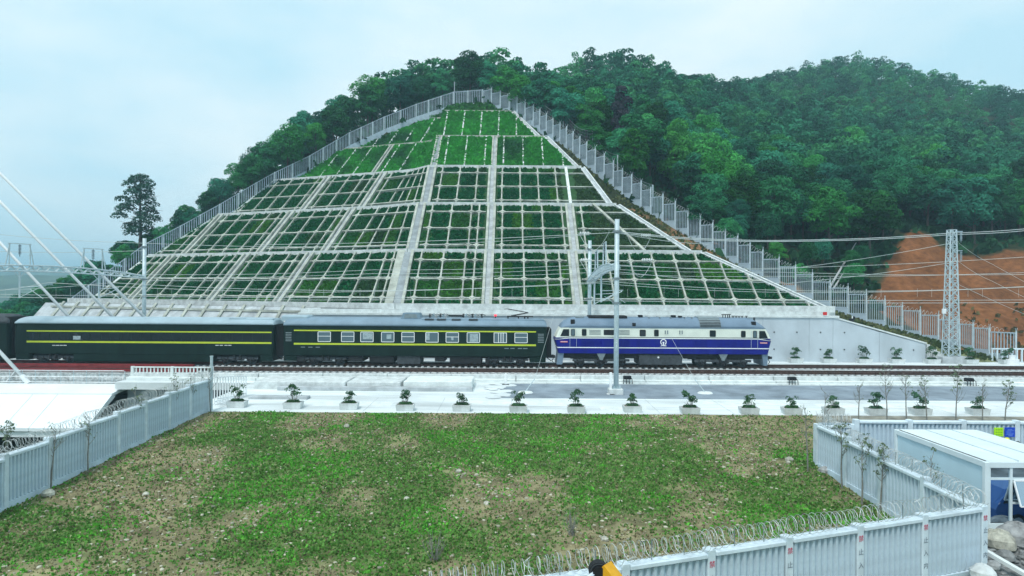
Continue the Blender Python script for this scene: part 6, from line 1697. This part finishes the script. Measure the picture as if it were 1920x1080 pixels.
SP = [(95, 916, 2.6, 25, 'bare sapling nearest the left picture edge by the left fence'), (165, 885, 2.6, 40, 'forked bare sapling, second along the left fence'), (253, 834, 2.9, 190, 'leafy sapling, third along the left fence'), (322, 800, 2.9, 110, 'thin leafy sapling, fourth along the left fence'), (359, 786, 2.7, 60, 'thin bare sapling, fifth along the left fence'), (395, 772, 2.8, 25, 'bare sapling at the far corner of the left fence'),
      (1579, 915, 2.7, 150, 'leafy sapling leaning over the right lawn fence corner'), (1616, 946, 2.6, 160, 'leafy sapling in the middle of the right lawn fence'), (1650, 958, 2.5, 260, 'bushy sapling beside the right lawn fence'), (1743, 978, 2.4, 60, 'thin sapling before the container wall'), (1515, 884, 3.0, 12, 'very thin bare pole sapling at the right of the lawn'), (1540, 862, 3.4, 15, 'thin bare stem at the right fence corner')]
for px, py, h_, lv, lab in SP: sapling(ground_pt(px, py), h_, lab, lv)
for px, h_, lv, lab in ((1663, 3.2, 60, 'thin sapling standing behind the back fence, leftmost'), (1700, 2.9, 90, 'thin sapling behind the back fence, second from the left'), (1738, 2.7, 120, 'thin leafy sapling behind the back fence, third from the left'), (1792, 3.4, 330, 'tallest bushy sapling behind the back fence'), (1884, 2.5, 300, 'round leafy sapling behind the back fence near the edge'), (1842, 2.4, 40, 'bare twiggy sapling behind the back fence'), (1610, 2.2, 20, 'bare twiggy sapling by the fence stub')):
    sapling(P(px, 786, 45.0) * 1.0, h_, lab, lv, .55, .3 if lv > 200 else .4, ntw=16).location.z = -.92
for px, py, lab in ((815, 1052, 'bare grey twig bush at the bottom centre of the lawn'), (1072, 1006, 'bare grey twig bush right of the bottom centre')):
    sapling(ground_pt(px, py), 1.25, lab, 0, .6, 0, 'twig_bush', 15, True)
p = P(10, 830, 34.0); sapling(Vector((p.x, p.y, p.z - 1.5)), 2.4, 'small leafy sapling outside the left fence at the picture edge', 260)
# ================================================================ SMALL TRACKSIDE THINGS
for px, py, lab in ((1176, 708, 'black trackside equipment bracket just right of the front mast'), (1485, 711, 'black trackside equipment bracket in line with the wall planters'), (1817, 712, 'black trackside equipment bracket behind the bushy sapling')):
    p = P(px, py, 59.4); e = empty('trackside_box', (p.x, 59.42, -.35), lab, 'equipment box', 'trackside equipment')
    b = MB(); b.bbox(-.33, .33, -.22, .22, .12, .42, .04); b.build('box', 'black', e)
    for dx in (-.36, -.12, .12, .36):
        b = MB(); b.path([(dx * .8, -.2, .3), (dx, -.36, .15), (dx * 1.05, -.38, -.22)], .03, 5); b.build('cable', 'black', e)
for px, py, Y_, h_, lab in ((1145, 735, 54.0, 1.7, 'short white marker post beside the front mast'), (948, 717, 58.4, .95, 'small white marker post at the edge of the road strip')):
    p = P(px, py, Y_); e = empty('marker_post', (p.x, Y_, -.72 + (Y_ - 54) * .02), lab, 'post', 'white marker posts'); b = MB(); b.bbox(-.1, .1, -.08, .08, 0, h_, .02); b.build('post', 'stripe_white', e); b = MB(); b.bbox(-.3, .3, -.2, .2, -.03, .06, .02); b.build('base', 'under_grey' if h_ < 1 else 'concrete', e)
for px, py, lab in ((985, 737, 'stay wire anchor with pale concrete foot left of the mast'), (1322, 738, 'stay wire anchor with pale concrete foot right of the mast')):
    p = ground_pt(px, py); e = empty('guy_anchor', p, lab, 'anchor', 'guy anchors'); b = MB(); b.loft([[(math.cos(a) * .7, math.sin(a) * .55, -.05) for a in np.linspace(0, 5.6, 9)], [(math.cos(a) * .5, math.sin(a) * .4, .14) for a in np.linspace(0, 5.6, 9)]]); b.build('foot', 'concrete_pale', e)
    sx = 1 if px < 1000 else -1; b = MB(); b.tube((0, 0, .1), (sx * .75, .3, 1.1), .035, 6); b.build('rod', 'galv', e)
    b = MB(); tip = (P(1040, 585, 70) if px < 1000 else P(1258, 632, 65.5)) - p; b.tube((sx * .75, .3, 1.1), tip, .012, 4); b.build('stay_wire', 'wire', e)
p = P(1597, 606, 74.5); e = empty('floodlight', (p.x, 74.6, float(wall_top(p.x)) + .1), 'small black floodlight on the sloping verge above the wall', 'floodlight'); b = MB(); b.tube((0, 0, -.3), (.1, 0, .5), .05, 6); b.build('stand', 'black', e); b = MB(); b.bbox(-.22, .22, -.15, .15, .2, .62, .05); b.build('lamp_head', 'black', e); b = MB(); b.bbox(.08, .34, -.18, .1, .5, .85, .04); b.build('lamp_visor', 'black', e); b = MB(); b.box(-.02, .08, -.17, -.13, .62, .85); b.build('lens', 'stripe_white', e)
p = P(1898, 690, 71.8); e = empty('water_drum', (p.x, 71.8, -.02), 'white round drum on a wide base at the right picture edge', 'drum'); b = MB(); b.disc((0, 0, .28), .62, .56, 16, 'z'); b.build('base', 'stripe_white', e); b = MB(); b.disc((0, 0, .75), .3, .4, 14, 'z'); b.build('drum', 'stripe_white', e)
b = MB(); q0, q1 = P(1860, 688, 74.6), P(1990, 690, 74.6)
rl = empty('low_railing', (q0.x, 74.6, -.05), 'low pale concrete railing behind the drum at the right edge', 'railing')
for i in range(15):
    x = (q1.x - q0.x) * i / 14; b = MB(); b.bbox(x - .08, x + .08, -.08, .08, 0, 1.35, .015); b.build('post', 'fence_cap', rl)
b = MB(); b.bbox(-.1, q1.x - q0.x, -.1, .1, 1.35, 1.5, .02); b.build('rail', 'fence_cap', rl)
# excavator arm poking into the bottom of the picture
Yx = 14.2; hub = P(1122, 1070, Yx); ex = empty('excavator', (hub.x + 1.2, Yx - 2.6, -2.1), 'yellow excavator arm with black joint at the bottom edge', 'excavator'); O = Vector(ex.location); hb = hub - O
b = MB(); b.disc(hb, .2, .2, 20); b.disc(hb, .13, .3, 16); hbo = b.build('joint_hub', 'black', ex); b = MB(); b.disc(hb, .185, .22, 20, hole=.165); b.build('rim', 'under_grey', hbo)
b = MB(); e2 = hb + Vector((1.25, -.9, -1.25)); b.bar(hb + Vector((.1, .02, .06)), e2, .3, .3); b.bar(e2 - Vector((0, 0, .1)), Vector((1.2, -.6, 1.3)), .34, .4); b.build('arm', 'machine_yellow', ex)
b = MB(); b.tube(hb + Vector((-.1, -.1, -.02)), hb + Vector((-1.5, -.6, -.75)), .05, 8); b.build('hydraulic_rod', 'chrome', ex)
b = MB(); b.tube(hb + Vector((-1.5, -.6, -.75)), Vector((.4, -.9, .9)), .08, 8); b.build('hydraulic_cylinder', 'machine_yellow', ex)
b = MB(); b.bbox(.3, 2.4, -2.2, -.3, .75, 1.75, .12); b.build('house', 'machine_yellow', ex)
for y_ in (-2.3, -.5):
    b = MB(); b.prism(rr(-.2, 2.8, 0, .7, .33), y_, y_ + .4); b.build('crawler_track', 'black', ex)

# ================================================================ HAZE
b = MB(); b.box(-3100, 3100, -330, 4050, -7.8, 118)
hz = b.build('haze', None); tag(hz, kind='stuff')
m = bpy.data.materials.new('haze'); m.use_nodes = True; n_ = m.node_tree.nodes; n_.remove(n_['Principled BSDF'])
pv = n_.new('ShaderNodeVolumePrincipled'); pv.inputs['Color'].default_value = (.56, .83, 1.0, 1); pv.inputs['Density'].default_value = 0.00062; pv.inputs['Anisotropy'].default_value = 0.5
m.node_tree.links.new(pv.outputs[0], n_['Material Output'].inputs['Volume']); hz.data.materials.append(m)
